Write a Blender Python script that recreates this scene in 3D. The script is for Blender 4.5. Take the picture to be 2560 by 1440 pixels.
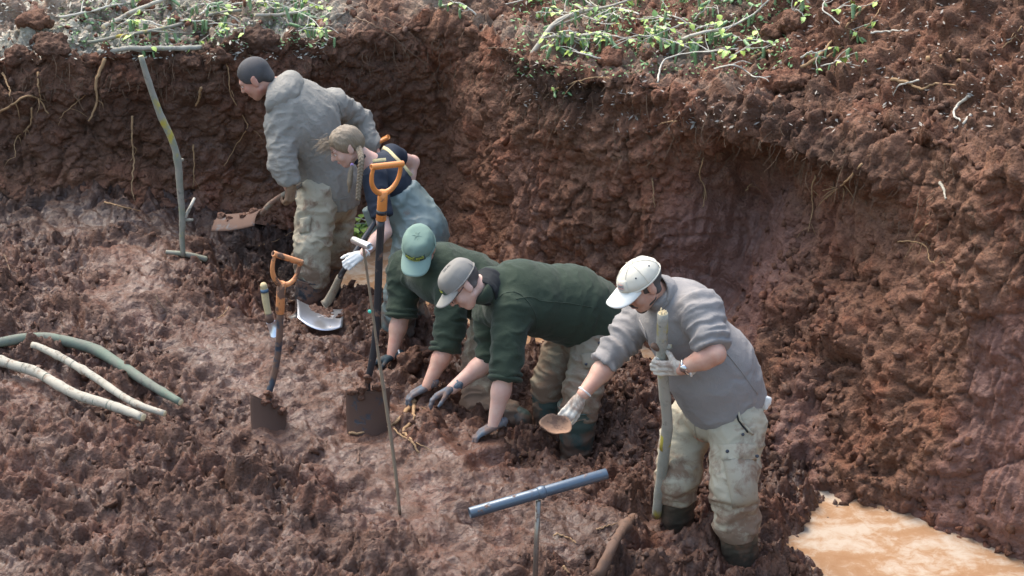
import bpy, bmesh, math, random, time
import numpy as np
from mathutils import Vector, Matrix, Quaternion
from mathutils.bvhtree import BVHTree
from bpy_extras.object_utils import world_to_camera_view
T0 = time.time()
for _o in list(bpy.data.objects):
    bpy.data.objects.remove(_o, do_unlink=True)
scene = bpy.context.scene
COL = scene.collection
random.seed(7)
RNG = np.random.default_rng(11)

# ------------------------------------------------------------------ camera
CAM_Z, PITCH, FPX = 5.4, math.radians(25.0), 5000.0
cam = bpy.data.cameras.new('camera')
cam.sensor_width = 36.0
cam.lens = FPX / 2560.0 * 36.0
cam.clip_start, cam.clip_end = 0.1, 400.0
cam_o = bpy.data.objects.new('camera', cam)
cam_o.location = (0, 0, CAM_Z)
cam_o.rotation_euler = (math.radians(90) - PITCH, 0, 0)
COL.objects.link(cam_o)
scene.camera = cam_o

# ------------------------------------------------------------------ light: bright overcast
SUN_EL, SUN_ROT = math.radians(58), math.radians(325)
world = bpy.data.worlds.new('World')
scene.world = world
world.use_nodes = True
_n = world.node_tree.nodes
_bg = _n['Background']
_sky = _n.new('ShaderNodeTexSky')
_sky.sky_type = 'NISHITA'
_sky.sun_disc = False
_sky.sun_elevation = SUN_EL
_sky.sun_rotation = SUN_ROT
_sky.air_density = 1.6
_sky.dust_density = 4.5
_sky.ozone_density = 1.0
world.node_tree.links.new(_sky.outputs[0], _bg.inputs[0])
_bg.inputs[1].default_value = 0.15
sun = bpy.data.lights.new('sun', 'SUN')
sun.energy = 0.85
sun.angle = math.radians(35)
sun.color = (1.0, 0.97, 0.92)
sun_o = bpy.data.objects.new('sun', sun)
# sky rotation is measured clockwise from +Y seen from above
_d = Vector((math.sin(SUN_ROT) * math.cos(SUN_EL), math.cos(SUN_ROT) * math.cos(SUN_EL), math.sin(SUN_EL)))
sun_o.rotation_euler = _d.to_track_quat('Z', 'Y').to_euler()
sun_o.location = (0, 0, 20)
COL.objects.link(sun_o)
scene.view_settings.view_transform = 'Standard'
scene.view_settings.look = 'None'
scene.view_settings.exposure = 1.5
scene.view_settings.gamma = 1.0
scene.view_settings.use_curve_mapping = False
scene.cycles.max_bounces = 6

# ------------------------------------------------------------------ measuring from the photograph
FWD = np.array([0, math.cos(PITCH), -math.sin(PITCH)])
UP = np.array([0, math.sin(PITCH), math.cos(PITCH)])
EYE = np.array([0, 0, CAM_Z])
def ray(px, py):
    return FWD + np.array([(px - 1280) / FPX, 0, 0]) + UP * ((720 - py) / FPX)
def P(px, py, y):
    d = ray(px, py)
    return EYE + d * (y / d[1])
def G(px, py, z):
    d = ray(px, py)
    return EYE + d * ((z - CAM_Z) / d[2])

# ------------------------------------------------------------------ numpy noise
def _hash(ix, iy, iz, seed):
    h = (ix.astype(np.uint32) * np.uint32(374761393) + iy.astype(np.uint32) * np.uint32(668265263)
         + iz.astype(np.uint32) * np.uint32(2147483647 - 58) + np.uint32((seed * 974634777) & 0xffffffff))
    h ^= h >> np.uint32(13); h *= np.uint32(1274126177); h ^= h >> np.uint32(16)
    h *= np.uint32(2246822519); h ^= h >> np.uint32(13)
    return h
def noise2(x, y, seed=0):
    x = np.asarray(x, np.float32); y = np.asarray(y, np.float32)
    ix = np.floor(x).astype(np.int32); iy = np.floor(y).astype(np.int32)
    fx = x - ix; fy = y - iy
    u = fx * fx * fx * (fx * (fx * 6 - 15) + 10); v = fy * fy * fy * (fy * (fy * 6 - 15) + 10)
    z = np.zeros_like(ix)
    def g(dx, dy):
        h = _hash(ix + dx, iy + dy, z, seed)
        gx = (h & np.uint32(1023)).astype(np.float32) / 511.5 - 1
        gy = ((h >> np.uint32(10)) & np.uint32(1023)).astype(np.float32) / 511.5 - 1
        return gx * (fx - dx) + gy * (fy - dy)
    a = g(0, 0); b = g(1, 0); c = g(0, 1); d = g(1, 1)
    return ((a + (b - a) * u) * (1 - v) + (c + (d - c) * u) * v) * 1.6
def noise3(x, y, z, seed=0):
    x, y, z = np.broadcast_arrays(np.asarray(x, np.float32), np.asarray(y, np.float32), np.asarray(z, np.float32))
    ix = np.floor(x).astype(np.int32); iy = np.floor(y).astype(np.int32); iz = np.floor(z).astype(np.int32)
    fx = x - ix; fy = y - iy; fz = z - iz
    u = fx * fx * (3 - 2 * fx); v = fy * fy * (3 - 2 * fy); w = fz * fz * (3 - 2 * fz)
    def g(dx, dy, dz):
        h = _hash(ix + dx, iy + dy, iz + dz, seed)
        gx = (h & np.uint32(1023)).astype(np.float32) / 511.5 - 1
        gy = ((h >> np.uint32(10)) & np.uint32(1023)).astype(np.float32) / 511.5 - 1
        gz = ((h >> np.uint32(20)) & np.uint32(1023)).astype(np.float32) / 511.5 - 1
        return gx * (fx - dx) + gy * (fy - dy) + gz * (fz - dz)
    def lerp(a, b, t): return a + (b - a) * t
    r0 = lerp(lerp(g(0, 0, 0), g(1, 0, 0), u), lerp(g(0, 1, 0), g(1, 1, 0), u), v)
    r1 = lerp(lerp(g(0, 0, 1), g(1, 0, 1), u), lerp(g(0, 1, 1), g(1, 1, 1), u), v)
    return lerp(r0, r1, w) * 1.4
def sstep(a, b, x):
    t = np.clip((np.asarray(x, float) - a) / (b - a), 0, 1)
    return t * t * (3 - 2 * t)
def worley2(x, y, seed=0):
    ix = np.floor(x).astype(np.int32); iy = np.floor(y).astype(np.int32)
    best = np.full(np.shape(x), 9.0, np.float32); idv = np.zeros(np.shape(x), np.float32)
    z = np.zeros_like(ix)
    for dx in (-1, 0, 1):
        for dy in (-1, 0, 1):
            h = _hash(ix + dx, iy + dy, z, seed)
            px = ix + dx + (h & np.uint32(1023)).astype(np.float32) / 1023
            py = iy + dy + ((h >> np.uint32(10)) & np.uint32(1023)).astype(np.float32) / 1023
            d = (px - x) ** 2 + (py - y) ** 2
            m = d < best
            best = np.where(m, d, best)
            idv = np.where(m, ((h >> np.uint32(20)) & np.uint32(1023)).astype(np.float32) / 1023, idv)
    return np.sqrt(best), idv
def cells2(x, y, seed=0):
    """broken slabs: gap to the nearest crack, and a random height and tilt for every slab"""
    ix = np.floor(x).astype(np.int32); iy = np.floor(y).astype(np.int32); z = np.zeros_like(ix)
    f1 = np.full(np.shape(x), 9.0, np.float32); f2 = f1.copy(); hgt = np.zeros(np.shape(x), np.float32)
    for dx in (-1, 0, 1):
        for dy in (-1, 0, 1):
            h = _hash(ix + dx, iy + dy, z, seed); h2 = _hash(ix + dx, iy + dy, z + 7, seed)
            px = ix + dx + (h & np.uint32(1023)).astype(np.float32) / 1023; py = iy + dy + ((h >> np.uint32(10)) & np.uint32(1023)).astype(np.float32) / 1023
            d = np.sqrt((px - x) ** 2 + (py - y) ** 2)
            a = (h2 & np.uint32(1023)).astype(np.float32) / 511.5 - 1; b = ((h2 >> np.uint32(10)) & np.uint32(1023)).astype(np.float32) / 511.5 - 1; c = ((h >> np.uint32(20)) & np.uint32(1023)).astype(np.float32) / 511.5 - 1
            m = d < f1
            f2 = np.where(m, f1, np.minimum(f2, d)); hgt = np.where(m, c * .6 + a * (x - px) * 1.6 + b * (y - py) * 1.6, hgt); f1 = np.where(m, d, f1)
    return f2 - f1, hgt

# ------------------------------------------------------------------ mesh helpers
def mk_mesh(name, verts, quads=None, tris=None, smooth=True):
    me = bpy.data.meshes.new(name)
    verts = np.asarray(verts, np.float32)
    me.vertices.add(len(verts)); me.vertices.foreach_set('co', verts.ravel())
    idx, starts, off = [], [], 0
    for f, n in ((quads, 4), (tris, 3)):
        if f is not None and len(f):
            f = np.asarray(f, np.int32)
            idx.append(f.ravel()); starts.append(off + np.arange(len(f), dtype=np.int32) * n); off += f.size
    idx = np.concatenate(idx); starts = np.concatenate(starts)
    me.loops.add(len(idx)); me.loops.foreach_set('vertex_index', idx)
    me.polygons.add(len(starts)); me.polygons.foreach_set('loop_start', starts)
    me.update(calc_edges=True); me.validate()
    if smooth:
        me.polygons.foreach_set('use_smooth', np.ones(len(me.polygons), bool))
    return me
def link(name, me, mat=None, parent=None):
    o = bpy.data.objects.new(name, me)
    COL.objects.link(o)
    if mat is not None:
        me.materials.append(mat)
    if parent is not None:
        o.parent = parent
        o.matrix_parent_inverse = Matrix.Translation(parent.location).inverted() if parent.parent is None else Matrix.Identity(4)
    return o
def tag(o, label=None, cat=None, group=None, kind=None):
    if label: o['label'] = label
    if cat: o['category'] = cat
    if group: o['group'] = group
    if kind: o['kind'] = kind
    return o
def empty(name, loc, label, cat, group=None):
    o = bpy.data.objects.new(name, None)
    o.location = tuple(float(v) for v in loc)
    o.empty_display_size = 0.1
    COL.objects.link(o)
    return tag(o, label, cat, group)
def set_attr(me, name, arr):
    a = me.attributes.new(name, 'FLOAT', 'POINT')
    a.data.foreach_set('value', np.asarray(arr, np.float32).ravel())
def grid_quads(n, m):
    i = np.arange(n - 1)[:, None] * m + np.arange(m - 1)[None, :]
    return np.stack([i, i + m, i + m + 1, i + 1], -1).reshape(-1, 4)
def unit(v):
    v = np.asarray(v, float)
    return v / (np.linalg.norm(v) + 1e-12)
def spline(pts, n):
    """Catmull-Rom through pts (k,d), resampled to n points at equal arc length."""
    pts = np.asarray(pts, float)
    if len(pts) == 2:
        return pts[0] + (pts[1] - pts[0]) * np.linspace(0, 1, n)[:, None]
    p = np.vstack([2 * pts[0] - pts[1], pts, 2 * pts[-1] - pts[-2]])
    out = []
    for i in range(1, len(p) - 2):
        t = np.linspace(0, 1, 24, endpoint=False)[:, None]
        a, b, c, d = p[i - 1], p[i], p[i + 1], p[i + 2]
        out.append(0.5 * ((2 * b) + (-a + c) * t + (2 * a - 5 * b + 4 * c - d) * t ** 2 + (-a + 3 * b - 3 * c + d) * t ** 3))
    out.append(pts[-1:]); out = np.vstack(out)
    L = np.concatenate([[0], np.cumsum(np.linalg.norm(np.diff(out[:, :min(3, out.shape[1])], axis=0), axis=1))])
    s = np.linspace(0, L[-1], n)
    return np.stack([np.interp(s, L, out[:, k]) for k in range(out.shape[1])], 1)
def tube(pts, rad, seg=8, rough=0.0, cap=True, seed=0, twist=0.0, flat=None):
    """Swept tube: verts, quads, tris. rad scalar or per point."""
    pts = np.asarray(pts, float); n = len(pts)
    rad = np.broadcast_to(np.asarray(rad, float), (n,))
    T = np.gradient(pts, axis=0); T /= np.linalg.norm(T, axis=1)[:, None] + 1e-12
    ref = np.array([0, 0, 1.0]) if abs(T[0, 2]) < 0.9 else np.array([1.0, 0, 0])
    N = unit(np.cross(T[0], ref)); V = []
    ang = np.linspace(0, 2 * np.pi, seg, endpoint=False)
    rs = np.random.default_rng(seed)
    for i in range(n):
        N = unit(N - T[i] * np.dot(N, T[i])); B = np.cross(T[i], N)
        r = rad[i] * (1 + rough * (rs.random(seg) - 0.5) * 2)
        V.append(pts[i] + (np.cos(ang) * r)[:, None] * N + (np.sin(ang) * r)[:, None] * B)
    V = np.vstack(V)
    i = np.arange(n - 1)[:, None] * seg; k = np.arange(seg)[None, :]; k2 = (k + 1) % seg
    Q = np.stack([i + k, i + k2, i + seg + k2, i + seg + k], -1).reshape(-1, 4)
    Tr = np.zeros((0, 3), int)
    if cap:
        V = np.vstack([V, pts[0], pts[-1]]); c0, c1 = n * seg, n * seg + 1
        kk = np.arange(seg)
        Tr = np.vstack([np.stack([np.full(seg, c0), (kk + 1) % seg, kk], 1),
                        np.stack([np.full(seg, c1), (n - 1) * seg + kk, (n - 1) * seg + (kk + 1) % seg], 1)])
    return V, Q, Tr
class Bag:
    """Collects pieces of one mesh."""
    def __init__(s): s.v, s.q, s.t, s.n = [], [], [], 0
    def add(s, V, Q=None, T=None):
        s.v.append(np.asarray(V, float))
        if Q is not None and len(Q): s.q.append(np.asarray(Q) + s.n)
        if T is not None and len(T): s.t.append(np.asarray(T) + s.n)
        s.n += len(V); return s
    def mesh(s, name, smooth=True):
        return mk_mesh(name, np.vstack(s.v), np.vstack(s.q) if s.q else None, np.vstack(s.t) if s.t else None, smooth)

# ------------------------------------------------------------------ materials
def new_mat(name):
    m = bpy.data.materials.new(name); m.use_nodes = True
    nt = m.node_tree
    return m, nt, nt.nodes['Principled BSDF']
def N(nt, typ, **kw):
    n = nt.nodes.new(typ)
    for k, v in kw.items():
        if k == 'op': n.operation = v
        elif k == 'blend': n.blend_type = v
        else: n.inputs[k.replace('_', ' ')].default_value = v
    return n
def L(nt, a, b): nt.links.new(a, b)
def ramp(nt, fac, stops):
    r = nt.nodes.new('ShaderNodeValToRGB')
    el = r.color_ramp.elements
    while len(el) > 1: el.remove(el[-1])
    el[0].position = stops[0][0]; el[0].color = (*stops[0][1], 1)
    for p, c in stops[1:]:
        e = el.new(p); e.color = (*c, 1)
    L(nt, fac, r.inputs[0]); return r.outputs[0]
def mixc(nt, fac, a, b, blend='MIX'):
    m = nt.nodes.new('ShaderNodeMix'); m.data_type = 'RGBA'; m.blend_type = blend
    for s, v in ((m.inputs[0], fac), (m.inputs[6], a), (m.inputs[7], b)):
        if hasattr(v, 'links'): L(nt, v, s)
        elif isinstance(v, (int, float)): s.default_value = v
        else: s.default_value = (*v, 1)
    return m.outputs[2]
def math_n(nt, op, a, b=0.0, c=0.0, clamp=False):
    m = nt.nodes.new('ShaderNodeMath'); m.operation = op; m.use_clamp = clamp
    for i, v in enumerate((a, b, c)):
        if hasattr(v, 'links'): L(nt, v, m.inputs[i])
        else: m.inputs[i].default_value = v
    return m.outputs[0]
def obj_co(nt):
    return nt.nodes.new('ShaderNodeTexCoord').outputs['Object']
def noise_n(nt, co, scale, detail=4, rough=0.55, dist=0.0):
    n = nt.nodes.new('ShaderNodeTexNoise'); n.inputs['Scale'].default_value = scale
    n.inputs['Detail'].default_value = detail; n.inputs['Roughness'].default_value = rough
    n.inputs['Distortion'].default_value = dist
    L(nt, co, n.inputs['Vector']); return n.outputs['Fac']
def stretch(nt, co, s):
    m = nt.nodes.new('ShaderNodeMapping'); m.inputs['Scale'].default_value = s
    L(nt, co, m.inputs['Vector']); return m.outputs[0]
def bump(nt, h, strength, dist, normal=None):
    b = nt.nodes.new('ShaderNodeBump'); b.inputs['Strength'].default_value = strength
    b.inputs['Distance'].default_value = dist
    L(nt, h, b.inputs['Height'])
    if normal is not None: L(nt, normal, b.inputs['Normal'])
    return b.outputs[0]
def attr_n(nt, name):
    a = nt.nodes.new('ShaderNodeAttribute'); a.attribute_name = name; return a.outputs['Fac']
# ================================================================== SOIL MATERIAL
def soil_mat(name, base, dark, pale, bumpy=1.0):
    m, nt, bs = new_mat(name)
    co = obj_co(nt)
    n1 = noise_n(nt, co, 1.6, 5, 0.6, 0.3)
    n2 = noise_n(nt, co, 14.0, 5, 0.65, 0.2)
    n3 = noise_n(nt, co, 70.0, 3, 0.6)
    c = mixc(nt, ramp(nt, n1, [(0.38, (0, 0, 0)), (0.62, (1, 1, 1))]), base, tuple(0.82 * b for b in base))
    red = mixc(nt, ramp(nt, noise_n(nt, co, 3.1, 3, 0.5), [(0.5, (0, 0, 0)), (0.66, (1, 1, 1))]), c,
               (base[0] * 1.06, base[1] * 0.88, base[2] * 0.82))
    c = mixc(nt, ramp(nt, n2, [(0.52, (0, 0, 0)), (0.75, (0.8, 0.8, 0.8))]), red, pale)
    c = mixc(nt, ramp(nt, n3, [(0.30, (0.85, 0.85, 0.85)), (0.5, (0, 0, 0))]), c, tuple(0.45 * b for b in base))
    c = mixc(nt, math_n(nt, 'MULTIPLY', attr_n(nt, 'clay'), .6), c, (.175, .088, .074))
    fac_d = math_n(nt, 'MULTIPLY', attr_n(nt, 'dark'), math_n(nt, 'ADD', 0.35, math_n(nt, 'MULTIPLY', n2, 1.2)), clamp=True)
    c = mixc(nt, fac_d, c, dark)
    # pale flecks of grit, straw and chips
    vo = nt.nodes.new('ShaderNodeTexVoronoi'); vo.inputs['Scale'].default_value = 26.0
    L(nt, co, vo.inputs['Vector'])
    fl = math_n(nt, 'LESS_THAN', vo.outputs['Distance'], math_n(nt, 'ADD', 0.03, math_n(nt, 'MULTIPLY', attr_n(nt, 'litter'), 0.33)))
    fl = math_n(nt, 'MULTIPLY', fl, math_n(nt, 'GREATER_THAN', nt_rand(nt, vo), 0.85))
    c = mixc(nt, math_n(nt, 'MULTIPLY', fl, 0.6), c, (0.36, 0.29, 0.22))
    lit = math_n(nt, 'MULTIPLY', attr_n(nt, 'litter'), ramp(nt, noise_n(nt, stretch(nt, co, (9, 14, 9)), 2.2, 6, 0.75, 0.6), [(0.34, (.35, .35, .35)), (0.50, (1, 1, 1))]))
    c = mixc(nt, lit, c, mixc(nt, noise_n(nt, co, 60, 5, .7), (0.24, 0.23, 0.17), (.50, .46, .38)))
    L(nt, c, bs.inputs['Base Color'])
    wet = attr_n(nt, 'wet')
    wet = math_n(nt, 'MULTIPLY', wet, ramp(nt, noise_n(nt, co, 6.0, 6, .68, .5), [(.36, (.3, .3, .3)), (.58, (1.0, 1.0, 1.0))]), clamp=True)
    r = math_n(nt, 'SUBTRACT', 0.82, math_n(nt, 'MULTIPLY', wet, 0.56))
    r = math_n(nt, 'ADD', r, math_n(nt, 'MULTIPLY', math_n(nt, 'SUBTRACT', n2, 0.5), 0.5), clamp=True)
    L(nt, r, bs.inputs['Roughness'])
    L(nt, math_n(nt, 'ADD', 0.20, math_n(nt, 'MULTIPLY', wet, 0.22)), bs.inputs['Specular IOR Level'])
    crumb = math_n(nt, 'SUBTRACT', 1.0, wet, clamp=True)
    vb = nt.nodes.new('ShaderNodeTexVoronoi'); vb.inputs['Scale'].default_value = 55.0
    L(nt, co, vb.inputs['Vector'])
    n30 = noise_n(nt, co, 26.0, 6, 0.62, .5)
    hb = math_n(nt, 'MULTIPLY', math_n(nt, 'SUBTRACT', 1.0, vb.outputs['Distance']), math_n(nt, 'MULTIPLY', crumb, .7))
    hb = math_n(nt, 'ADD', hb, math_n(nt, 'MULTIPLY', noise_n(nt, co, 120.0, 6, 0.7), math_n(nt, 'ADD', .1, math_n(nt, 'MULTIPLY', crumb, 0.7))))
    hb = math_n(nt, 'ADD', hb, math_n(nt, 'MULTIPLY', n30, 1.8))
    nb = bump(nt, hb, 0.9 * bumpy, 0.014)
    L(nt, math_n(nt, 'MULTIPLY', wet, .42), bs.inputs['Coat Weight']); bs.inputs['Coat Roughness'].default_value = .15
    L(nt, bump(nt, n30, .6, .018), bs.inputs['Coat Normal'])
    L(nt, nb, bs.inputs['Normal'])
    return m
def nt_rand(nt, vo):
    s = nt.nodes.new('ShaderNodeSeparateColor'); L(nt, vo.outputs['Color'], s.inputs[0]); return s.outputs[0]
M_MUD = soil_mat('mud', (0.116, 0.057, 0.037), (0.034, 0.020, 0.015), (0.150, 0.078, 0.052))
M_WALL = soil_mat('cut_earth', (0.200, 0.097, 0.059), (0.046, 0.028, 0.020), (0.265, 0.148, 0.092), 1.1)
M_CLOD = soil_mat('crumbled_earth', (0.170, 0.080, 0.050), (0.035, 0.024, 0.018), (0.165, 0.10, 0.074), 0.9)

# ================================================================== PIT FLOOR (height field)
CP = []
def cp(px, py, z):
    p = G(px, py, z); CP.append((p[0], p[1], z))
for a in [(0, 1440, .12), (500, 1440, .10), (1000, 1440, .08), (1400, 1440, .05), (1700, 1440, -.02), (1950, 1440, -.08),
          (150, 1250, .20), (480, 1180, .19), (0, 1060, .24), (300, 1040, .24), (0, 800, .31), (300, 850, .28), (0, 620, .36), (250, 620, .35), (480, 640, .34),
          (560, 900, .22), (680, 1080, .15), (780, 960, .16), (640, 800, .22), (900, 1090, .13), (840, 900, .15), (860, 800, .14), (900, 740, .10), (960, 1190, .11),
          (1000, 1290, .09), (1250, 1250, .09), (1190, 1100, .13), (1040, 1000, .14), (950, 910, .14), (1050, 920, .06), (1120, 860, .02), (1010, 830, .03), (1000, 770, .02), (1090, 800, .0), (1260, 900, .02), (1420, 940, .0), (1520, 975, .02), (1600, 965, .05), (1640, 930, .10),
          (1200, 1030, .02), (1310, 1060, -.04), (1440, 1150, -.06), (1340, 990, -.03), (1560, 1080, .02), (1480, 1210, .05), (1620, 1000, .03),
          (1620, 1300, .03), (1780, 1300, -.02), (1850, 1400, -.05), (1950, 1290, -.10), (2030, 1440, -.12), (1930, 1215, -.02), (1965, 1255, -.06), (2010, 1245, -.06),
          (700, 720, .02), (640, 680, .05), (820, 720, -.03), (800, 790, -.02), (300, 540, .38), (0, 520, .38), (600, 560, .10), (700, 580, .02)]:
    cp(*a)
for a in [(-1.25, 12.45, -.30), (-.75, 12.35, -.36), (-.5, 11.8, -.34), (-.15, 11.35, -.30), (.14, 10.98, -.24), (.42, 10.86, -.06), (.72, 10.74, -.24), (-.35, 11.45, -.1), (.95, 10.5, .05),
          (1.1, 10.2, -.02), (1.25, 9.7, -.08), (1.65, 9.0, -.36), (2.1, 8.7, -.42), (2.2, 8.2, -.45), (1.75, 8.35, -.33), (2.6, 8.0, -.4), (2.0, 7.6, -.4),
          (-3.4, 7.4, .2), (-1.5, 7.0, .1), (0, 6.8, .05), (1.4, 7.0, -.1), (-3.9, 10, .34), (-4, 12.5, .4), (-2.2, 12.6, .3), (3.4, 8, -.3), (3.2, 6.5, -.3), (2, 9.6, -.2), (1.5, 11, -.3), (0, 13, -.3)]:
    CP.append(a)
CP = np.array(CP)
def _tps_fit(c, lam=0.02):
    n = len(c); d = np.linalg.norm(c[:, None, :2] - c[None, :, :2], axis=2)
    K = np.where(d > 0, d * d * np.log(d + 1e-9), 0) + lam * np.eye(n)
    A = np.hstack([np.ones((n, 1)), c[:, :2]])
    M = np.block([[K, A], [A.T, np.zeros((3, 3))]])
    return np.linalg.solve(M, np.concatenate([c[:, 2], np.zeros(3)]))
TPS = _tps_fit(CP)
def floor_base(x, y):
    """smooth height of the pit floor, without clods"""
    x = np.asarray(x, float); y = np.asarray(y, float)
    xc = np.clip(x, -4, 3.4); yc = np.clip(y, 6.6, 13)
    z = TPS[-3] + TPS[-2] * xc + TPS[-1] * yc
    for (a, b, _), w in zip(CP, TPS):
        r2 = (xc - a) ** 2 + (yc - b) ** 2
        z += w * 0.5 * r2 * np.log(r2 + 1e-12)
    # the cut step beside the standing man
    e = _step_edge(x, y)
    return z - 0.10 * e
_SE = np.array([G(520, 555, .36)[:2], G(560, 720, .30)[:2]])
def _step_edge(x, y):
    a, b = _SE; t = unit(b - a); n = np.array([t[1], -t[0]])
    if n[0] < 0: n = -n
    dx = np.asarray(x) - a[0]; dy = np.asarray(y) - a[1]
    along = (dx * t[0] + dy * t[1]) / np.linalg.norm(b - a)
    across = dx * n[0] + dy * n[1]
    return sstep(-.02, .05, across) * (1 - sstep(.5, 1.0, across)) * sstep(-.3, .1, along) * (1 - sstep(.85, 1.2, along))
# places kept fairly smooth and wet, measured on the photograph: (px, py, z, radius)
SMOOTH = [(870, 1000, .15, .34), (760, 940, .17, .30), (560, 860, .24, .33), (330, 760, .3, .30), (180, 560, .37, .30), (420, 560, .36, .28), (620, 930, .2, .26),
          (1060, 1250, .09, .36), (1180, 1330, .08, .34), (1280, 1200, .1, .30), (1420, 1330, .06, .28), (900, 1140, .13, .25), (80, 960, .26, .2), (750, 1060, .15, .2), (320, 640, .35, .26), (1130, 1170, .1, .22)]
def smooth_mask(x, y):
    m = np.zeros(np.shape(x))
    for px, py, z, r in SMOOTH:
        c = G(px, py, z)
        m = np.maximum(m, np.exp(-(((x - c[0]) / r) ** 2 + ((y - c[1]) / (r * .9)) ** 2)))
    return m
FOOT = []
_fr = np.random.default_rng(5)
for _ in range(46):
    FOOT.append((_fr.uniform(-3.2, .6), _fr.uniform(7.8, 12.2), _fr.uniform(0, 6.28), _fr.uniform(.03, .075)))
def floor_detail(x, y):
    sm = np.clip(smooth_mask(x, y) * .95 + 0.30 * noise2(x * 1.7, y * 1.7, 3), 0, 1)
    trench = sstep(.15, .55, x * .9 + (y - 9.4) * .35) # loose crumbs near the wall side
    rough = np.clip((1 - sm) * (01.0 + 0.5 * noise2(x * .9 + 4, y * .9, 8)) + .25 * trench, .28, 1.5)
    wx = x + .05 * noise2(x * 6, y * 6, 21); wy = y + .05 * noise2(x * 6, y * 6, 22)
    z = .050 * noise2(wx * 2.1, wy * 2.1, 1)
    z += .12 * (np.abs(noise2(wx * 3.4, wy * 3.4, 2)) - .25) * (.35 + .65 * rough)
    z += .070 * (np.abs(noise2(wx * 6.8, wy * 6.8, 4)) - .25) * rough
    z += .045 * (np.abs(noise2(wx * 13, wy * 13, 5)) - .25) * rough
    z += .022 * (np.abs(noise2(x * 26, y * 26, 6)) - .25) * rough
    z += .015 * (np.abs(noise2(x * 48, y * 48, 7)) - .2) * (.25 + rough)
    d, i = worley2(wx * 17, wy * 17, 9)
    z += .055 * (np.abs(noise2(wx * 7, wy * 9, 18)) - .2) * sm + .014 * (np.abs(noise2(wx * 22, wy * 28, 19)) - .2)
    z += .034 * np.sqrt(np.clip(1 - (d / (.28 + .3 * i)) ** 2, 0, 1)) * np.clip(rough - .25, 0, 1) * (i > .45)
    d, i = worley2(wx * 8 + 3, wy * 8, 13)
    z += .065 * np.sqrt(np.clip(1 - (d / (.25 + .3 * i)) ** 2, 0, 1)) * np.clip(rough - .45, 0, 1) * (i > .6)
    g_, h_ = cells2(wx * 4.2 + .3 * noise2(x * 9, y * 9, 91), wy * 4.2 + .3 * noise2(x * 9, y * 9, 92), 90)
    z += (.050 * h_ - .050 * np.exp(-(g_ / .10) ** 2)) * np.clip(rough - .3, 0, 1) * sstep(-.25, .15, noise2(x * 1.3, y * 1.3, 93))
    g_, h_ = cells2(wx * 9.5 + .25 * noise2(x * 20, y * 20, 94), wy * 9.5 + .25 * noise2(x * 20, y * 20, 95), 96)
    z += (.030 * h_ - .026 * np.exp(-(g_ / .10) ** 2)) * np.clip(rough - .15, 0, 1)
    # smears dragged through the wet mud
    z += .010 * noise2((x * .8 + y * .6) * 3, (x * -.6 + y * .8) * 14, 17) * sm
    for fx, fy, a, dp in FOOT:
        c, s = math.cos(a), math.sin(a)
        u = ((x - fx) * c + (y - fy) * s) / .13; v = (-(x - fx) * s + (y - fy) * c) / .06
        r = u * u + v * v
        m = np.abs(x - fx) < .4
        z = np.where(m, z - dp * np.exp(-r * r) + dp * .35 * np.exp(-(np.sqrt(r) - 1.45) ** 2 * 6), z)
    return z, sm, rough
FLAT = [(P(674, 1090, 9.45), .15, .0), (P(640, 1075, 9.42), .10, 0), (P(922, 1090, 9.55), .16, .0), (P(880, 1085, 9.52), .10, 0), (P(1185, 1098, 9.36), .17, -.02), (P(1225, 1090, 9.40), .10, -.02), (P(1065, 1005, 9.78), .15, -.02),
        (P(1005, 1000, 9.88), .14, -.02), (P(945, 912, 10.33), .16, -.02), (P(900, 905, 10.3), .08, -.02), (P(1440, 1160, 9.62), .14, 0), (P(1850, 1405, 8.5), .14, -.01), (P(1690, 1330, 8.82), .13, -.02), (P(1642, 1296, 8.82), .10, -.01), (P(1300, 1065, 9.93), .12, 0),
        (P(785, 822, 10.55), .17, -.02), (P(800, 785, 10.72), .20, -.05), (P(800, 762, 10.85), .17, -.05), (P(770, 805, 11.24), .24, -.03), (P(458, 642, 11.36), .12, 0), (P(680, 835, 10.38), .10, -.01), (P(1000, 1290, 8.7), .07, 0), (P(1195, 1040, 10.0), .15, 0)]
def floor_flat(x, y, z, det):
    for p, r, dz in FLAT:
        m = (np.abs(x - p[0]) < 3 * r) & (np.abs(y - p[1]) < 3 * r)
        w = np.where(m, np.exp(-(((x - p[0]) ** 2 + (y - p[1]) ** 2) / r ** 2) ** 1.5), 0)
        z = z * (1 - w) + (p[2] + dz + .45 * np.clip(det, -.05, .04) - .01) * w
    return z
def axis(fine0, fine1, step, lo, hi):
    f = np.arange(fine0, fine1, step)
    a = fine0 - np.cumsum(step * 1.35 ** np.arange(1, 40)); a = a[a > lo][::-1]
    b = f[-1] + np.cumsum(step * 1.35 ** np.arange(1, 40)); b = b[b < hi]
    return np.concatenate([[lo], a, f, b, [hi]])
gx = axis(-3.55, 2.9, .0098, -14, 6); gy = axis(7.75, 12.95, .0105, -4, 13.6)
X, Y = np.meshgrid(gx, gy, indexing='ij')
zb = floor_base(X, Y)
zd, SM, RG = floor_detail(X, Y)
Z = floor_flat(X, Y, zb + zd, zd)
wetm = np.clip(.60 + .28 * SM + .25 * noise2(X * 2.3, Y * 2.3, 31) - .25 * (zd > .03), 0, 1)
wetm = np.maximum(wetm, 1 - sstep(-.13, .0, Z))
darkm = np.clip(.25 * sstep(.1, .6, noise2(X * 1.1, Y * 1.1, 33)) + .75 * sstep(11.3, 12.0, Y) * sstep(.2, -.9, X) + .3 * sstep(.2, 1.1, X) * sstep(9, 9.6, Y), 0, 1)
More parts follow.
